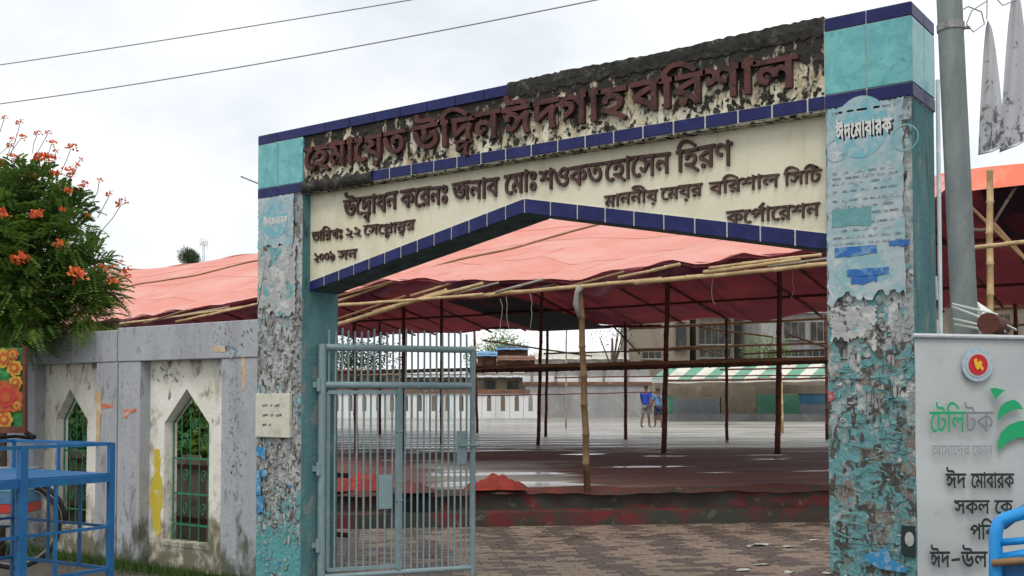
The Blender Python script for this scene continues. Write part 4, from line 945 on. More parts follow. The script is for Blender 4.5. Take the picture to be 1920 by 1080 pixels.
# red cloth-wrapped cross beam and the cross poles behind it
def sp(px, py, d): return D(px, py, d)
def depth_par(px, Y): v = Vector((X(px, Y), Y, 0)); return v.dot(FW)
def xb(p0, p1, Y, r, m, nm='bamboo_pole', bend=.004): pole(P(*p0, Y), P(*p1, Y), r, m, nm=nm, bend=bend)
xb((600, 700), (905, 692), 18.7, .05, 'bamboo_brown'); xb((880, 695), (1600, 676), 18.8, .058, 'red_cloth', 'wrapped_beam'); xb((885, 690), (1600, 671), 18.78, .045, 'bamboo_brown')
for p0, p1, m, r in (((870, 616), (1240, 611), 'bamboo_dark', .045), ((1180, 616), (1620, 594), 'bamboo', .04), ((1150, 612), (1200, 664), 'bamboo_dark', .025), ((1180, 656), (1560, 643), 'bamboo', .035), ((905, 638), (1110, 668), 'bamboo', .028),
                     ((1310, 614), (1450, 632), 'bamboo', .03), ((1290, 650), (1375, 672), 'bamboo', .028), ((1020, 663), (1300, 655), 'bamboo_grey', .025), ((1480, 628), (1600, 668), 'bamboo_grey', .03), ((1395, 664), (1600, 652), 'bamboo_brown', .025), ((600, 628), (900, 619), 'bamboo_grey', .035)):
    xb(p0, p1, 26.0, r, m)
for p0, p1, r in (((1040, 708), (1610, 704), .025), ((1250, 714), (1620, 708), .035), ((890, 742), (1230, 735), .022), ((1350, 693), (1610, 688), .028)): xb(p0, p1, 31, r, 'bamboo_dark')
# braces at right end beyond the utility pole
pole(P(1780, 350, 18.6), P(1935, 500, 18.6), .035, 'bamboo_brown', bend=.004); pole(P(1856, 430, 18.9), P(1925, 318, 18.9), .028, 'bamboo_grey', bend=.004); pole(P(1825, 432, 18.7), P(1860, 430, 18.7), .035, 'bamboo_grey', bend=.004); pole(P(1862, 420, 18.7), P(1940, 505, 18.7), .04, 'bamboo_brown', bend=.004)
pole(P(1800, 585, 25.9), P(1990, 572, 25.9), .04, 'bamboo', bend=.004); pole(P(1800, 616, 25.9), P(1990, 604, 25.9), .035, 'bamboo_grey', bend=.004); pole(P(1905, 640, 25.9), P(1903, 560, 25.9), .05, 'bamboo_dark', bend=.004)

# ================================================================== UTILITY POLE, BANNER, PENNANTS, WIRES
pd = 6.25
up = thing('utility_pole', 'tall grey steel utility pole leaning in front of the right pillar', 'pole', G(1838, 1300, 0))
p_b = D(1838, 1270, pd); p_t = D(1755, -650, pd); p_b.z = 0
k0, k1 = D(1808.5, 600, pd), D(1780, 0, pd); dirp = (k1 - k0).normalized(); base = k0 - dirp * (k0.z / dirp.z); top = k0 + dirp * 4.6
up.location = base
obj('shaft', MB().tube([base, k0, k1, top], [.080, .0715, .0695, .060], 24), 'steel_pole', up, smooth=True)
cl = k1 + dirp * (-.16); obj('clamp', MB().tube([cl - dirp * .02, cl + dirp * .02], .076, 20), 'metal_dull', up); obj('clamp', MB().tube([cl, cl + RT * .11], .01, 6), 'metal_dull', up)
cd = thing('conduit', 'pale plastic conduit running down between right pillar and utility pole', 'pipe', G(1764, 1180, 0))
cb_, ct_ = D(1768, 1000, 7.0), D(1758, 150, 7.15); obj('pipe', MB().tube([(cb_.x, cb_.y, 0), cb_, ct_], .014, 8), layered('pipe_pale', (.42, .50, .52), [((.6, .62, .62), 8, .5, .65)], rough=.4, bump=0), cd, smooth=True); cd.location = (cb_.x, cb_.y, 0)
for py0, py1, pxc in ((518, 562, 1757), (600, 640, 1759)):
    a = D(pxc, (py0 + py1) / 2, 6.9); o = obj('strap', MB().bar(D(pxc, py1, 6.85), D(pxc - 2, py0, 6.85), .022, .006), 'paper', cd)
# banner hung square to the road
BD = 4.7; bu = (RT * .995 + FW * .03).normalized(); bn = Vector((bu.y, -bu.x, 0))      # bn points to the camera side
B0 = D(1717, 629, BD)
def bpt(px, py, off=0):
    r = ray(px, py); t_ = (B0 - EYEP).dot(bn) / r.dot(bn); return EYEP + r * t_ + bn * off
ban = thing('banner', 'grey white vertical banner with green lettering and logo hanging in front of the utility pole', 'banner', bpt(1830, 1079))
def bfn(u, v):
    a, b_ = bpt(1716 + 8 * v, 630 + 4 * u), bpt(1960, 634); px_ = 1716 + 8 * v + (2060 - 1716) * u; py_ = 630 + (1250 - 630) * v
    return bpt(px_, py_, .010 * sin(u * 9 + 1.5) * (.25 + v) * .4 + .004 * sin(v * 14 + u * 4) - .010)
obj('cloth', MB().grid(bfn, 30, 40), 'banner', ban, smooth=True)
obj('top_rod', MB().tube([bpt(1712, 629), bpt(2065, 636)], .010, 8), 'tin', ban)
obj('post', MB().tube([bpt(2062, 600, -.03), bpt(2062, 1400, -.03)], .02, 8), 'bamboo_brown', ban)
def bword(cl, px0, px1, pyb, h_px, m, off=.016, goff=.012):
    global GLY_OFF
    GLY_OFF = goff; _gc.clear()
    o = bpt(px0, pyb); wd = (bpt(px1, pyb) - o).length; hh = (bpt(px0, pyb - h_px) - o).length
    word(cl, o, bu, UP, wd, hh, .001, m, ban, 'lettering', off)
bword(['েট', 'িল'], 1741, 1806, 810, 38, 'ink_green', goff=.006); bword(['ট', 'ক'], 1806, 1860, 810, 38, 'ink_grey', goff=.0)
bword(['আ', 'মা', 'েদ', 'র'], 1744, 1815, 853, 18, 'ink_lgrey', goff=.0); bword(['েফা', 'ন'], 1820, 1858, 853, 18, 'ink_lgrey', goff=.0)
bword(['ঈ', 'দ'], 1771, 1808, 914, 26, 'ink_black', goff=.02); bword(['েমা', 'বা', 'র', 'ক'], 1818, 1898, 914, 26, 'ink_black', goff=.02)
bword(['স', 'ক', 'ল'], 1787, 1852, 962, 24, 'ink_black', goff=.02); bword(['েক'], 1862, 1895, 962, 24, 'ink_black', goff=.02)
bword(['প', 'িব'], 1816, 1862, 1010, 26, 'ink_black', goff=.02); bword(['ঈ', 'দ'], 1742, 1778, 1062, 28, 'ink_black', goff=.02); bword(['উ', 'ল'], 1800, 1848, 1062, 28, 'ink_black', goff=.02)
for a, b_ in ((1781, 1797), (1851, 1866)): obj('lettering', MB().add([bpt(a, 1052, .016), bpt(b_, 1050, .016), bpt(b_, 1045, .016), bpt(a, 1047, .016)], [(0, 1, 2, 3)]), 'ink_black', ban)
def bpoly(pts, m, off=.014, nm='logo'): return obj(nm, MB().add([bpt(x, y, off) for x, y in pts], [tuple(range(len(pts)))]), m, ban)
circ = lambda cx, cy, r, n=32: [(cx + cos(a * 2 * pi / n) * r, cy + sin(a * 2 * pi / n) * r * 1.08) for a in range(n)]
bpoly(circ(1831, 684, 29), 'ink_ring', .010, 'emblem'); bpoly(circ(1831, 684, 22), 'banner', .013, 'emblem'); bpoly(circ(1831, 684, 18), 'ink_red', .016, 'emblem')
bpoly([(1822, 674), (1828, 672), (1829, 680), (1834, 676), (1838, 679), (1837, 686), (1841, 690), (1838, 696), (1834, 690), (1829, 694), (1825, 688)], 'ink_yellow', .019, 'emblem')
bpoly([(1853, 729), (1862, 727), (1882, 732), (1876, 736), (1870, 742), (1864, 750)], 'ink_green')
bpoly([(1868, 790), (1869, 772), (1874, 761), (1884, 753), (1898, 749), (1908, 755), (1916, 768), (1904, 767), (1890, 771), (1878, 779)], 'ink_green')
bpoly([(1870, 846), (1868, 828), (1874, 811), (1888, 797), (1908, 789), (1930, 788), (1940, 800), (1946, 822), (1925, 819), (1905, 821), (1886, 829)], 'ink_green')
# timber end and white ropes above the banner
tm = thing('timber_pole', 'dark brown round timber end pointing at the viewer above the banner', 'pole', D(1852, 607, 4.9))
q0 = D(1853, 606, 4.88); q1 = D(1880, 612, 6.2); obj('log', MB().tube([q0, q1], .047, 16), 'wood_end', tm, smooth=False)
rp_ = thing('white_ropes', 'pale ropes and a white rag tied round the utility pole above the banner', 'rope', D(1815, 590, 6.0))
for a, b_ in (((1786, 570), (1870, 590)), ((1786, 575), (1862, 604)), ((1788, 598), (1850, 612)), ((1790, 608), (1846, 618)), ((1835, 575), (1885, 622)), ((1842, 590), (1905, 618))):
    obj('rope', MB().tube([D(*a, 6.12), D(*b_, 5.4)], .006, 5), 'rope', rp_)
obj('rag', MB().add([D(1832, 565, 6.0), D(1872, 592, 5.6), D(1848, 600, 5.6), D(1834, 598, 5.9)], [(0, 1, 2, 3)]), 'paper', rp_)
# pennants
def pennant(pts_px, d, label):
    root = D(*pts_px[0], d); t_ = thing('pennant', label, 'pennant', root, 'pennants hanging over the road at top right')
    (tx, ty), (lx, ly), (rx, ry) = pts_px; n = 10; rows = 16; mb = MB()
    def fn(u, v):
        w0 = v ** .55; pxl = tx + (lx - tx) * w0; pxr = tx + (rx - tx) * w0; py_ = ty + ((ly + (ry - ly) * u) - ty) * v
        return D(pxl + (pxr - pxl) * u + 2, py_, d + .03 * sin(u * 7 + v * 3))
    obj('cloth', mb.grid(fn, n, rows), 'pennant', t_, smooth=True)
    obj('bottom_cord', MB().tube([fn(0, 1), fn(.5, 1) - UP * .01, fn(1, 1)], .004, 5), 'wire', t_)
    obj('string', MB().tube([D(tx + 1, ty - 45, d), root], .004, 5), 'wire', t_)
pennant([(1850, 36), (1832, 290), (1883, 272)], 6.6, 'grey printed pennant hanging just right of the utility pole')
pennant([(1902, -30), (1872, 285), (1935, 255)], 6.9, 'pale pennant hanging at the right picture edge')
def wire(name, pts, lab, r=.007):
    mb = MB(); P_ = [Vector(p) for p in pts]; out_ = []
    for i in range(len(P_) - 1):
        for k in range(10): out_.append(P_[i] + (P_[i + 1] - P_[i]) * k / 10 - UP * .0)
    out_.append(P_[-1]); return tag(obj(name, mb.tube(out_, r, 6), 'wire', smooth=True), lab, 'wire')
def sagwire(a, b_, sag, lab, r):
    pts = [a + (b_ - a) * (i / 30) - UP * sag * 4 * (i / 30) * (1 - i / 30) for i in range(31)]; tag(obj('overhead_wire', MB().tube(pts, r, 6), 'wire', smooth=True), lab, 'wire', 'overhead wires crossing the sky')
sagwire(D(-260, 158, 15), D(1200, -75, 11), .05, 'upper overhead wire across the sky at top left', .007)
sagwire(D(-260, 226, 15), D(1700, -125, 9), .16, 'lower overhead wire passing above the gateway', .007)
wire('loose_wire', [D(1786, 30, 6.2), D(1815, 12, 6.2), D(1840, 22, 6.3), D(1846, 45, 6.3), D(1825, 60, 6.2), D(1812, 45, 6.2), D(1822, 20, 6.2), D(1850, 2, 6.3), D(1852, -40, 6.3)], 'loose tangled wire beside the top of the utility pole', .004)
wire('loose_wire', [D(1852, -20, 6.6), D(1880, 10, 6.6), D(1925, -8, 6.6)], 'short slack wire looping between the two pennants', .004)

# ================================================================== BLUE CARTS, RICKSHAW
Rr = Vector((-2.68, 7.4)); dN = Vector((-.52, -.855)); dB = Vector((-.855, .52))
def cw(v2, z): return EYEP + RT * v2.x + FW * v2.y + UP * (z - EYE)
ZTp, ZTr, ZLo, ZBt = 1.45, 1.235, .90, .62
cart = thing('vending_cart', 'empty blue angle iron vending cart with a flat tray standing before the wall', 'cart', cw(Rr, 0))
LN, LB = 1.7, 1.05
Nn, Bb = Rr + dN * LN, Rr + dB * LB; NB = Nn + dB * LB
for v2, nm in ((Rr, 1), (Bb, .6), (Nn, 1), (NB, .6)): obj('post', MB().bar(cw(v2, .30), cw(v2, ZTp + .008), .038 * nm, .038 * nm), 'blue_paint', cart)
mid = Rr + dN * .66; obj('post', MB().bar(cw(mid, .30), cw(mid, ZTp), .05, .05), 'blue_paint', cart)
for k in (.30, .62): v2 = Rr + dB * (LB * k); obj('post', MB().bar(cw(v2, ZBt), cw(v2, ZTr), .018, .018), 'blue_paint', cart)
v2 = Rr + dN * .42; obj('post', MB().bar(cw(v2, ZBt), cw(v2, ZTr - .03), .02, .02), 'blue_paint', cart)
v2 = Rr + dB * .55 ; obj('post', MB().bar(cw(v2, ZTr), cw(v2, ZTp), .02, .02), 'blue_paint', cart)
for z_, th in ((ZTp, .022), (ZLo, .018), (ZBt, .022)):
    for a, b_ in ((Rr, Nn), (Rr, Bb), (Bb, NB), (Nn, NB)): obj('rail', MB().bar(cw(a, z_), cw(b_, z_), th, th), 'blue_paint', cart)
a, b_, c_, d_ = cw(Rr, ZTr), cw(Nn, ZTr), cw(NB, ZTr), cw(Bb, ZTr)
for k in range(6):
    e0, e1 = k / 6 + .006, (k + 1) / 6 - .006; q = a + (d_ - a) * e0; obj('plank', MB().obox(q + (b_ - a) * .01, (b_ - a) * .98, (d_ - a) * (e1 - e0), UP * .022), 'blue_paint', cart)
for pA, pB in ((a, b_), (a, d_), (d_, c_), (b_, c_)): obj('tray_edge', MB().bar(pA - UP * .012, pB - UP * .012, .026, .05), 'blue_paint', cart)
def wheel(c, axis, r, par, tw=.018, spokes=24, rim='metal_dull'):
    axis = Vector(axis).normalized(); u = UP; v = axis.cross(u).normalized(); n = 40
    ty = obj('tyre', MB().tube([c + (u * cos(i * 2 * pi / n) + v * sin(i * 2 * pi / n)) * r for i in range(n + 1)], tw, 8, False), 'tyre', par, smooth=True)
    obj('rim', MB().tube([c + (u * cos(i * 2 * pi / n) + v * sin(i * 2 * pi / n)) * (r - tw * 1.2) for i in range(n + 1)], tw * .55, 6, False), rim, par, smooth=True)
    mb = MB()
    for i in range(spokes):
        a_ = i * 2 * pi / spokes; mb.tube([c + axis * .03 * (1 if i % 2 else -1), c + (u * cos(a_) + v * sin(a_)) * (r - tw)], .0016, 4)
    obj('spokes', mb, rim, par, kind='stuff'); obj('hub', MB().tube([c - axis * .05, c + axis * .05], .022, 10), rim, par)
rk_ = thing('cycle_rickshaw', 'cycle rickshaw with a flower painted back panel at the left picture edge', 'rickshaw', cw(Vector((-4.05, 8.6)), 0))
wc = D(28, 985, 8.75); wheel(Vector((wc.x, wc.y, .36)) if abs(wc.z - .36) < .05 else wc, RT * .25 + FW * -1, .33, rk_)
mg = [wc + (UP * cos(t_) + (RT * 1 + FW * .25).normalized() * sin(t_)) * .375 for t_ in [(-60 + i * 15) * pi / 180 for i in range(11)]]
obj('mudguard', MB().tube(mg, .020, 6), 'tyre', rk_, smooth=True)
def rb(px0, px1, py0, py1, d, th, m, nm, par=rk_):
    a, b_, c_ = D(px0, py1, d), D(px1, py1, d), D(px0, py0, d); return obj(nm, MB().obox(a, b_ - a, FW * th, c_ - a), m, par)
rb(-160, 42, 652, 804, 8.7, .03, 'art_green', 'back_panel'); rb(-165, 47, 800, 812, 8.66, .05, 'bamboo_dark', 'panel_trim'); rb(42, 47, 648, 804, 8.67, .05, 'bamboo_dark', 'panel_trim')
random.seed(91)
def flower_disc(px, py, r, m1, m2):
    pts = []; n = 30
    c = D(px, py, 8.68)
    n = 42
    for rr, m_, off in ((r, m1, 0), (r * .62, m2, .004), (r * .3, m1, .008)):
        pts = [c + RT * cos(a * 2 * pi / n) * rr * (.82 + .2 * abs(cos(3.5 * a * 2 * pi / n))) + UP * sin(a * 2 * pi / n) * rr * (.82 + .2 * abs(cos(3.5 * a * 2 * pi / n))) - FW * off for a in range(n)]
        obj('painted_flower', MB().add(pts, [tuple(range(n))]), m_, rk_)
for px, py, r, m1, m2 in ((12, 745, .135, 'art_orange', 'plastic_red'), (8, 672, .08, 'art_yellow', 'art_orange'), (27, 690, .065, 'art_yellow', 'art_orange'), (29, 717, .055, 'art_yellow', 'art_orange'), (8, 787, .07, 'art_yellow', 'art_orange'), (32, 760, .05, 'art_orange', 'art_yellow'), (-30, 720, .13, 'art_orange', 'art_yellow'), (24, 664, .05, 'art_orange', 'art_yellow')): flower_disc(px, py, r, m1, m2)
for k, (y0_, y1_, m_) in enumerate(((880, 902, 'scrap_grey'), (903, 922, 'scrap_teal'), (923, 945, 'sign_blue'), (946, 962, 'plastic_red'), (963, 985, 'scrap_grey'))): rb(-170, 42, y0_, y1_, 8.55, .35, m_, 'seat_box')
obj('frame_tube', MB().tube([D(-120, 830, 8.9), D(30, 818, 8.9), D(62, 822, 8.9)], .014, 8), 'tyre', rk_); obj('handle', MB().tube([D(42, 800, 8.9), D(50, 812, 8.8), D(64, 820, 8.75)], .02, 8), 'tyre', rk_)
obj('frame_tube', MB().tube([wc, D(-120, 990, 8.9)], .016, 8), 'sign_blue', rk_)
for sgn in (1,):
    wc2 = wc - RT * 1.15 + FW * .45; wheel(wc2, RT * .25 + FW * -1, .33, rk_)
# right foreground blue rickshaw hood frame
rc = thing('blue_cart', 'bright blue tubular cart frame at the bottom right corner before the banner', 'cart', D(1900, 1500, 3.6))
def tb(pts, r, par=rc, m='blue_bright', nm='tube'): return obj(nm, MB().tube([D(x, y, d) for x, y, d in pts], r, 12), m, par, smooth=True)
tb([(1868, 1500, 3.6), (1867, 1085, 3.6), (1867, 1000, 3.6), (1872, 982, 3.6), (1884, 972, 3.6), (1960, 950, 3.5), (2100, 930, 3.4)], .021)
tb([(1880, 985, 3.7), (1905, 966, 3.72), (1960, 928, 3.8), (2100, 880, 3.9)], .016, m='sign_blue')
tb([(1868, 1018, 3.6), (1960, 1010, 3.5), (2100, 1000, 3.4)], .012); tb([(1868, 1048, 3.6), (1960, 1032, 3.5), (2100, 1020, 3.4)], .016)
obj('panel', MB().obox(D(1868, 1200, 3.62), D(2100, 1200, 3.45) - D(1868, 1200, 3.62), FW * .02, UP * .27), 'blue_paint', rc)
tb([(1860, 1056, 3.58), (1900, 1052, 3.55), (2100, 1040, 3.4)], .012, m='bamboo_brown')
rc.location = (D(1868, 1500, 3.6).x, D(1868, 1500, 3.6).y, 0)
for k, (px_, d__) in enumerate(((1868, 3.6), (2100, 3.4))):
    q = D(px_, 1490, d__); obj('leg', MB().tube([(q.x, q.y, 0), (q.x, q.y, q.z + .1)], .02, 8), 'blue_bright', rc)

# ================================================================== FLOWERING TREE
TD = 12.3
def tp(px, py, dd=0): return D(px, py, TD + dd)
ftree = thing('flame_tree', 'feathery green tree with orange red flowers rising behind the wall at left', 'tree', (tp(-20, 700).x, tp(-20, 700).y, 0))
bq = Vector((tp(-10, 700).x, tp(-10, 700).y, 0))
random.seed(101)
obj('trunk', MB().tube([bq, bq + Vector((.05, 0, .9)), bq + Vector((-.02, .05, 1.8)), tp(-5, 600), tp(15, 500)], [.14, .12, .10, .08, .05], 10), 'bark', ftree, smooth=True)
cr = [(tp(0, 500), .82), (tp(108, 545, .2), .5), (tp(42, 400, .1), .50), (tp(48, 345, .1), .27), (tp(120, 400, .1), .27), (tp(165, 583), .32), (tp(110, 450), .42), (tp(-130, 450, .2), 1.05), (tp(30, 575, -.2), .55), (tp(165, 500, .1), .30), (tp(190, 545), .22)]
for c, r in cr:
    obj('branch', MB().tube([tp(-5, 620), (tp(-5, 600) + c) / 2 + Vector((R(-.1, .1), R(-.1, .1), .05)), c + UP * r * .5], [.05, .03, .01], 6), 'bark', ftree, smooth=True)
mb = MB()
def frond(p, d, ln, wl):
    d = d.normalized(); up_ = Vector((R(-.3, .3), R(-.3, .3), 1)).normalized(); sd_ = d.cross(up_).normalized(); n = 9
    for i in range(n):
        t_ = (i + .5) / n; q = p + d * ln * t_ - UP * ln * .35 * t_ * t_
        lw = wl * (1 - .5 * abs(t_ - .45)); w2 = ln / n * .62
        for sg in (1, -1):
            a = q + sd_ * sg * .004; tip = a + sd_ * sg * lw + d * lw * .35 - UP * lw * R(.1, .4); m_ = (a + tip) / 2
            mb.add([a, m_ + d * w2, tip, m_ - d * w2], [(0, 1, 2, 3)])
wts = [r ** 2.2 for _, r in cr]
for i in range(5200):
    c, r = random.choices(cr, wts)[0]; d = Vector((random.gauss(0, 1), random.gauss(0, 1), random.gauss(0, .9) + .15)).normalized()
    rr = r * (random.random() ** .45) * R(.8, 1.12); p = c + d * rr; frond(p, (d + Vector((R(-.7, .7), R(-.7, .7), R(-.4, .5)))), R(.14, .27), R(.045, .08))
obj('crown', mb, 'leaf', ftree, kind='stuff')
# flowers
fl = MB()
for k in range(34):
    a = R(0, 2 * pi); e = R(-.3, 1.2); d = Vector((cos(a) * cos(e), sin(a) * cos(e), sin(e))); s_ = d.orthogonal().normalized(); q = d * R(.005, .05); l = R(.018, .036)
    fl.add([q, q + d * l * .5 + s_ * l * .45, q + d * l + s_ * .01, q + d * l * .6 - s_ * l * .45], [(0, 1, 2, 3)])
fm = fl.mesh('flower'); fm.materials.append(M['petal'])
fl_px = [(38, 231, .8), (22, 262, .7), (40, 258, .8), (8, 222, .6), (70, 252, .8), (97, 270, .9), (105, 285, .6), (133, 279, 1.1), (75, 297, 1.2), (85, 298, 1.3), (100, 300, 1.1), (22, 296, 1), (128, 323, 1.2), (135, 330, .9), (145, 312, .8), (105, 328, 1.0), (52, 330, 1.1), (60, 333, 1),
         (28, 350, 1.1), (8, 407, 1.1), (0, 400, 1.2), (71, 405, 1.2), (160, 345, .7), (186, 340, .8), (206, 365, .7), (228, 383, 1.2), (112, 460, 1.1), (40, 488, 1.5), (48, 490, 1.3), (145, 518, 1.6), (150, 530, 1.2), (140, 512, 1.1), (155, 352, .8), (125, 360, .9), (190, 505, 1.1), (215, 502, .7), (240, 508, .9), (238, 520, .7),
         (212, 530, 1), (70, 404, 1), (3, 310, 1), (90, 250, .7), (118, 395, .7), (165, 405, .6), (182, 505, .9), (20, 275, .7), (188, 585, .9), (5, 330, .8), (150, 300, .7), (228, 492, .6)]
sm = MB()
for px_, py_, s_ in fl_px:
    s_ *= .82; q = tp(px_, py_, -.75 + R(-.1, .15) if py_ > 380 and px_ < 150 else R(-.3, .1)); o = bpy.data.objects.new('flower', fm); C.objects.link(o); o.parent = ftree; o.location = q - ftree.location; o.scale = (s_ * 1.35,) * 3; o.rotation_euler = (R(-.4, .4), R(-.4, .4), R(0, 6))
    if py_ < 400: c_ = q - UP * R(.18, .35) + RT * R(-.25, -.02); sm.tube([c_, (c_ + q) / 2 + RT * R(-.02, .03), q], .004, 4)
obj('flower_stalks', sm, 'leaf_dark', ftree, kind='stuff')

# generic far tree
def far_tree(c, h, cw_, seed, label, n=1500, m='leaf_dark', gz=.6, tk=1.0):
    random.seed(seed); b0 = Vector((c.x, c.y, gz)); t_ = thing('tree', label, 'tree', b0); tt = Vector((c.x, c.y, gz + h))
    obj('trunk', MB().tube([b0, b0 + UP * h * .55, tt - UP * h * .15], [h * .03 * tk, h * .022 * tk, h * .01 * tk], 7), 'bark', t_, smooth=True)
    cs = [(tt + Vector((R(-1, 1) * cw_ * .5, R(-1, 1) * cw_ * .3, -R(.1, .5) * cw_)), cw_ * R(.35, .55)) for _ in range(6)]
    for q, r in cs: obj('branch', MB().tube([b0 + UP * h * .5, q], [h * .012 * tk, h * .004 * tk], 5), 'bark', t_)
    obj('crown', leaf_cloud(cs, n, cw_ * .035, cw_ * .08, seed + 1), m, t_, kind='stuff')
far_tree(D(357, 460, 60), 9.9 - .1, 1.1, 111, 'small dark round treetop just showing over the marquee ridge at left', 5200, gz=0, tk=.25)
far_tree(D(382, 452, 60), 10.4, .55, 112, 'thin sparse treetop just right of the round one over the marquee ridge', 420, gz=0, tk=.12)
far_tree(D(945, 640, 75), 5.4, 2.6, 113, 'green tree behind the blue roofed shacks beyond the court', 1600, m='leaf')
far_tree(D(905, 650, 76), 5.0, 2.0, 114, 'green tree at the left end of the shacks beyond the court', 1000, m='leaf')
far_tree(D(1148, 625, 70), 5.9, 1.8, 115, 'thin branching tree before the pale roof beyond the court', 260)
far_tree(D(1440, 640, 66), 4.8, 2.4, 116, 'yellow green leafy tree before the right hand building beyond the court', 900, m='leaf')
far_tree(D(700, 660, 78), 4.9, 3.2, 117, 'broad tree seen through the right half of the iron gate', 1300)
far_tree(D(640, 655, 78), 5.0, 3.0, 118, 'broad dark tree seen through the left half of the iron gate', 1300)

# ================================================================== FAR SIDE OF THE COURT (built along the camera's right axis)
CZ = .68
def fbx(px0, px1, py0, py1, d, th, m, par, nm, z0=None):
    a, b_ = D(px0, py1, d), D(px1, py1, d); c_ = D(px0, py0, d)
    if z0 is not None: a.z = z0; b_.z = z0; 
    return obj(nm, MB().obox(a, b_ - a, FW * th, UP * (c_.z - a.z)), m, par)
# grey wall
fw = thing('court_wall', 'long plain grey wall closing the far side of the wet court', 'wall', D(1100, 780, 62)); fw.location.z = CZ
fbx(985, 1218, 722, 780, 62, .3, 'conc', fw, 'wall_face', CZ); fbx(980, 1225, 716, 722, 61.9, .5, 'rust', fw, 'coping'); fbx(985, 1218, 690, 706, 62.6, .3, 'conc', fw, 'upper_band'); fbx(980, 1225, 705, 716, 62.5, .3, 'white_far', fw, 'upper_band', )
for px in (995, 1040, 1085, 1130, 1175): fbx(px, px + 4, 690, 716, 62.4, .1, 'conc_brown', fw, 'pier')
for px in (990, 1135, 1210, 1080): 
    c = D(px, 778, 60); c.z = CZ; random.seed(px); o = obj('stone', leaf_cloud([((c.x, c.y, CZ + .12), .22)], 1, .1, .1, px), 'conc', None)
    bpy.data.objects.remove(o)
# arched balustrade wall: individual blocks between arched gaps
bw_ = thing('arched_wall', 'low white wall with small round arched openings left of the grey court wall', 'wall', D(940, 780, 60)); bw_.location.z = CZ
px = 618.0; k = 0
zt = D(900, 738, 60).z; zs = D(900, 748, 60).z; zb = D(900, 771, 60).z
while px < 992:
    a, b_ = D(px, 760, 60), D(px + 26, 760, 60); u_ = (b_ - a).normalized(); wd = (b_ - a).length; o0 = Vector((a.x, a.y, 0)); g0, g1 = wd * .34, wd * .66
    def q(x, z): return o0 + u_ * x + UP * z
    arc = [(g0, zb)] + [(wd / 2 - cos(t_) * (g1 - g0) / 2, zs + sin(t_) * .22) for t_ in [i * pi / 6 for i in range(7)]] + [(g1, zb)]
    obj('arch_bay', MB().prism([q(0, CZ), q(wd, CZ), q(wd, zt), q(wd / 2, zt)] + [q(x, z) for x, z in reversed(arc[4:])] + [q(g1, CZ + .25), q(g0, CZ + .25)] + [q(x, z) for x, z in reversed(arc[:4])] + [q(wd / 2, zt - .001), q(0, zt)], FW * .2), 'white_far', bw_, fix=True) if False else None
    mbq = MB(); mbq.prism([q(0, CZ), q(g0, CZ), q(g0, zs), q(0, zs)], FW * .2).prism([q(g1, CZ), q(wd - .02, CZ), q(wd - .02, zs), q(g1, zs)], FW * .2)
    ar = [(wd / 2 - cos(t_) * (g1 - g0) / 2, zs + sin(t_) * .22) for t_ in [i * pi / 6 for i in range(7)]]
    mbq.prism([q(0, zs)] + [q(x, z) for x, z in ar] + [q(wd - .02, zs), q(wd - .02, zt), q(0, zt)], FW * .2).prism([q(g0, CZ), q(g1, CZ), q(g1, zb), q(g0, zb)], FW * .2)
    obj('arch_bay', mbq, 'white_far', bw_, fix=True); px += 26; k += 1
fbx(616, 994, 730, 738, 59.9, .4, 'rust', bw_, 'coping')
# sheds with tin and blue roofs
def shed(px0, px1, pyt, pyb, d, wall_m, roof_m, lab, pitch=8, cat='shed', posts=0):
    s_ = thing('shed', lab, cat, D((px0 + px1) / 2, 780, d)); s_.location.z = CZ
    fbx(px0 + 2, px1 - 2, pyt + 3, pyb, d, 3, wall_m, s_, 'wall', CZ)
    a, b_ = D(px0, pyt + pitch, d - .8), D(px1, pyt + pitch, d - .8); c_ = D(px0, pyt, d + 3); n = max(3, int((px1 - px0) / 12)); c2 = Vector((0, 0, c_.z - a.z)) + FW * 3.8
    for i in range(n): obj('roof_sheet', MB().obox(a + (b_ - a) * (i / n + .002) + UP * (i % 2) * .02, (b_ - a) * (1 / n - .004), c2, UP * .04), roof_m, s_)
    fbx(px0 + (px1 - px0) * .3, px0 + (px1 - px0) * .45, pyt + pitch + 6, pyb - 2, d - .05, .04, 'window_dark', s_, 'door')
    if (px1 - px0) > 50: fbx(px0 + (px1 - px0) * .62, px0 + (px1 - px0) * .78, pyt + pitch + 6, pyb - 10, d - .05, .04, 'window_dark', s_, 'window')
shed(893, 932, 660, 740, 70, 'rust', 'blue_tarp', 'shack with a blue tarpaulin roof beside the iron gate edge'); shed(930, 992, 648, 740, 73, 'rust', 'blue_tarp', 'taller brown shack with a pale blue roof beyond the court')
shed(930, 1005, 668, 742, 68, 'rust', 'rust', 'rusty brown shack in front of the pale blue roof'); shed(870, 1000, 696, 745, 64, 'conc_brown', 'tin', 'long low shed with white tin roof behind the arched wall', 12)
shed(1000, 1195, 660, 720, 82, 'white_far', 'cream_stripe', 'long pale roofed hall behind the grey court wall', 14)
shed(610, 750, 694, 745, 64, 'conc_brown', 'rust', 'dark low shed seen through the left part of the iron gate', 10); shed(745, 872, 698, 745, 65, 'conc_brown', 'tin', 'low tin shed seen through the right part of the iron gate', 10)
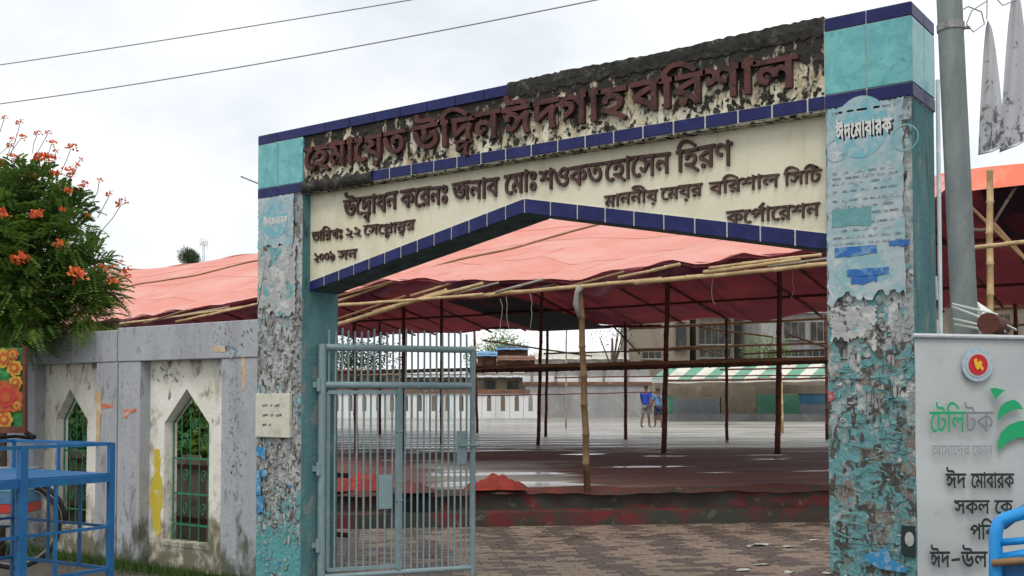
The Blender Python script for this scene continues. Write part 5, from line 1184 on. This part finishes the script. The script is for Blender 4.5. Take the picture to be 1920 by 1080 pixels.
# buildings
def building(px0, px1, pyt, d, m, lab, wins, th=10, pyb=780):
    b_ = thing('building', lab, 'building', D((px0 + px1) / 2, pyb, d)); b_.location.z = CZ
    fbx(px0, px1, pyt, pyb, d, th, m, b_, 'wall', CZ)
    fbx(px0 - 3, px1 + 3, pyt - 5, pyt, d - .5, th + 1, 'conc', b_, 'roof')
    for (a, c, y0_, y1_) in wins:
        w_ = fbx(a, c, y0_, y1_, d - .06, .05, 'window_dark', b_, 'window'); n = max(1, int((c - a) / 12))
        for i in range(n + 1):
            xx = a + (c - a) * i / n; f = fbx(xx - .6, xx + .6, y0_, y1_, d - .12, .05, 'conc_brown', None, 'frame'); f.parent = w_
            
        ledge = fbx(a - 1, c + 1, y1_, y1_ + 2, d - .3, .25, 'conc', None, 'sill'); ledge.parent = w_
building(1190, 1294, 540, 78, 'conc_brown', 'brown concrete building block seen under the marquee right of centre', [(1266, 1288, 604, 655), (1200, 1250, 562, 585), (1204, 1240, 660, 672)])
building(1306, 1377, 520, 79, 'conc_brown', 'darker brown building bay with wide dark windows', [(1310, 1372, 606, 645), (1312, 1370, 655, 670), (1312, 1370, 560, 590)])
building(1428, 1640, 530, 74, 'conc', 'grey brown building with wide dark windows beside the right pillar', [(1470, 1510, 604, 635), (1520, 1556, 604, 640), (1445, 1550, 655, 668), (1450, 1550, 560, 585)])
building(1830, 2050, 560, 60, 'conc_brown', 'brown building glimpsed right of the utility pole above the banner', [(1845, 1895, 590, 618)])
# market stalls with green and cream striped awning
aw = thing('market_stall', 'row of stalls under a long green and cream striped awning across the court', 'stall', D(1400, 785, 52)); aw.location.z = CZ
def apt(px, py, d): return D(px, py, d)
n = 15; random.seed(121)
for i in range(n):
    u0, u1 = i / n, (i + 1) / n; pa, pb = 1222 + 370 * u0, 1222 + 370 * u1; q0, q1 = 1250 + 370 * u0, 1250 + 370 * u1
    ya = lambda p: 712 - (p - 1222) * .012 + 1.2 * sin(p * .06)
    yt = lambda p: 684 - (p - 1222) * .03
    mbx = MB(); A_, B_, C__, D__ = apt(pa, ya(pa), 50), apt(pb, ya(pb), 50), apt(q1 + 8, yt(q1), 53), apt(q0 + 8, yt(q0), 53)
    mbx.prism([A_, B_, C__, D__], UP * .03); obj('awning_strip', mbx, 'green_stripe' if i % 2 == 0 else 'cream_stripe', aw, fix=True)
    obj('valance', MB().prism([A_, B_, B_ - UP * .16, A_ - UP * .16], FW * .02), 'cream_stripe' if i % 3 else 'tin', aw, fix=True)
for px in (1226, 1300, 1365, 1430, 1500, 1575): obj('post', MB().tube([G(px, 788, CZ), D(px, 713, (G(px, 788, CZ) - EYEP).dot(FW))], .06, 6), 'bamboo_grey', aw)
for a, c, y0_, y1_, m_ in ((1240, 1352, 724, 745, 'conc_brown'), (1262, 1350, 748, 776, 'shutter'), (1240, 1262, 742, 776, 'sign_green'), (1352, 1420, 724, 776, 'conc_brown'), (1420, 1500, 740, 776, 'sign_green'), (1470, 1502, 742, 752, 'tin'), (1500, 1560, 738, 758, 'sign_blue'), (1500, 1600, 759, 776, 'shutter'), (1420, 1600, 722, 738, 'conc_brown')):
    fbx(a, c, y0_, y1_, 54 - (a % 7) * .01, .3, m_, aw, 'stall_panel')
fbx(1230, 1600, 715, 780, 55, .3, 'conc_brown', aw, 'back_wall', CZ); fbx(1240, 1600, 776, 784, 53.2, .5, 'conc', aw, 'plinth', CZ)

# ================================================================== PEOPLE
def skinmesh(pts, edges, name, sub_l=2):
    me = bpy.data.meshes.new(name); me.from_pydata([p[0] for p in pts], edges, []); o = bpy.data.objects.new(name, me); C.objects.link(o)
    md = o.modifiers.new('s', 'SKIN'); md.use_smooth_shade = True; me_sk = me.skin_vertices[0].data
    for i, p in enumerate(pts): me_sk[i].radius = p[1] if isinstance(p[1], tuple) else (p[1], p[1])
    for i in range(len(pts)): me_sk[i].use_root = (i == 0)
    ms = o.modifiers.new('u', 'SUBSURF'); ms.levels = sub_l; ms.render_levels = sub_l
    dg = bpy.context.evaluated_depsgraph_get(); ne = bpy.data.meshes.new_from_object(o.evaluated_get(dg)); bpy.data.objects.remove(o)
    ne.polygons.foreach_set('use_smooth', [True] * len(ne.polygons)); return ne
def person(px, py, h, face, label, shirt, shorts, stride, armsw):
    b0 = G(px, py, court_z(30)); f = Vector(face).normalized(); s_ = Vector((f.y, -f.x, 0)); t_ = thing('person', label, 'person', b0, 'people walking across the court')
    def q(side, fw_, up_): return tuple(Vector((0, 0, 0)) + s_ * side * h + f * fw_ * h + UP * up_ * h)
    st = stride
    pts = [(q(0, 0, .53), (.085 * h, .06 * h)), (q(0, 0, .62), (.072 * h, .052 * h)), (q(0, .01, .74), (.09 * h, .058 * h)), (q(0, 0, .81), (.075 * h, .045 * h)), (q(0, .01, .855), .028 * h), (q(0, .015, .89), (.045 * h, .05 * h)), (q(0, .02, .945), (.052 * h, .06 * h)), (q(0, .015, .985), (.032 * h, .036 * h))]
    edges = [(0, 1), (1, 2), (2, 3), (3, 4), (4, 5), (5, 6), (6, 7)]
    sh = []; sl = []
    for sg in (1, -1):
        k = len(pts); a = st * sg
        pts += [(q(.05 * sg, .0, .49), .05 * h), (q(.05 * sg, a * .5, .28), .034 * h), (q(.05 * sg, a * .9 - .02, .16), .03 * h), (q(.05 * sg, a - .03, .045), .02 * h), (q(.052 * sg, a + .06, .018), (.022 * h, .016 * h))]
        edges += [(0, k), (k, k + 1), (k + 1, k + 2), (k + 2, k + 3), (k + 3, k + 4)]
        sl.append([(q(.05 * sg, 0, .50), .062 * h), (q(.052 * sg, a * .3, .38), .054 * h), (q(.052 * sg, a * .5, .285), .05 * h)])
        k = len(pts); b_ = armsw * -sg
        pts += [(q(.115 * sg, 0, .80), .032 * h), (q(.14 * sg, b_ * .4, .65), .024 * h), (q(.145 * sg, b_ + .03, .52), .017 * h), (q(.145 * sg, b_ + .05, .465), (.02 * h, .012 * h)), (q(.14 * sg, b_ + .06, .42), (.014 * h, .008 * h))]
        edges += [(3, k), (k, k + 1), (k + 1, k + 2), (k + 2, k + 3), (k + 3, k + 4)]
        sh.append([(q(.115 * sg, 0, .80), .043 * h), (q(.132 * sg, b_ * .25, .69), .04 * h)])
    o = obj('body', skinmesh(pts, edges, 'body'), 'skin'); o.parent = t_
    sp_ = [(q(0, 0, .80), (.088 * h, .058 * h)), (q(0, .01, .74), (.103 * h, .072 * h)), (q(0, 0, .62), (.09 * h, .07 * h)), (q(0, 0, .50), (.10 * h, .075 * h))]; ed = [(0, 1), (1, 2), (2, 3)]
    for a in sh: k = len(sp_); sp_ += a; ed += [(0, k), (k, k + 1)]
    o = obj('shirt', skinmesh(sp_, ed, 'shirt'), shirt); o.parent = t_
    sp_ = [(q(0, 0, .54), (.094 * h, .068 * h))]; ed = []
    for a in sl: k = len(sp_); sp_ += a; ed += [(0, k), (k, k + 1), (k + 1, k + 2)]
    o = obj('shorts', skinmesh(sp_, ed, 'shorts'), shorts); o.parent = t_
    hm = MB(); c = Vector(q(0, .008, .952)); n = 12
    for j in range(7):
        for i in range(n):
            a = 2 * pi * i / n; e = pi / 2 - j * .27; d = s_ * cos(a) * cos(e) * .060 * h + f * sin(a) * cos(e) * .068 * h + UP * sin(e) * .055 * h
            if sin(a) > .3 and j > 3: d *= .8
            hm.v.append(tuple(c + d))
    for j in range(6):
        for i in range(n): hm.f.append((j * n + i, j * n + (i + 1) % n, (j + 1) * n + (i + 1) % n, (j + 1) * n + i))
    o = obj('hair', hm, 'hair', smooth=True); o.parent = t_
    fc = MB()
    for sg in (1, -1):
        e_ = Vector(q(.02 * sg, .07, .945)); fc.add([e_ + s_ * .008 + f * .0, e_ + UP * .006, e_ - s_ * .008, e_ - UP * .006], [(0, 1, 2, 3)])
    o = obj('eyes', fc, 'hair'); o.parent = t_
    return t_
person(1211, 802, 1.55, FW * .8 + RT * .6, 'boy in a dark blue shirt walking across the wet court', 'shirt_blue', 'short_grey', .10, .10)
person(1234, 801, 1.45, FW * .9 - RT * .3, 'boy in a light blue shirt walking behind the dark red marquee post', 'shirt_sky', 'short_navy', -.09, .08)

# keep every part where it was measured even when its thing's base was moved after the part was made
for o in bpy.data.objects:
    if o.parent is not None and o.parent.parent is None and o.parent.type == 'EMPTY' and o.name.split('.')[0] not in ('paver', 'flower', 'body', 'shirt', 'shorts', 'hair', 'eyes'):
        o.matrix_parent_inverse = Matrix.Translation(o.parent.location).inverted()
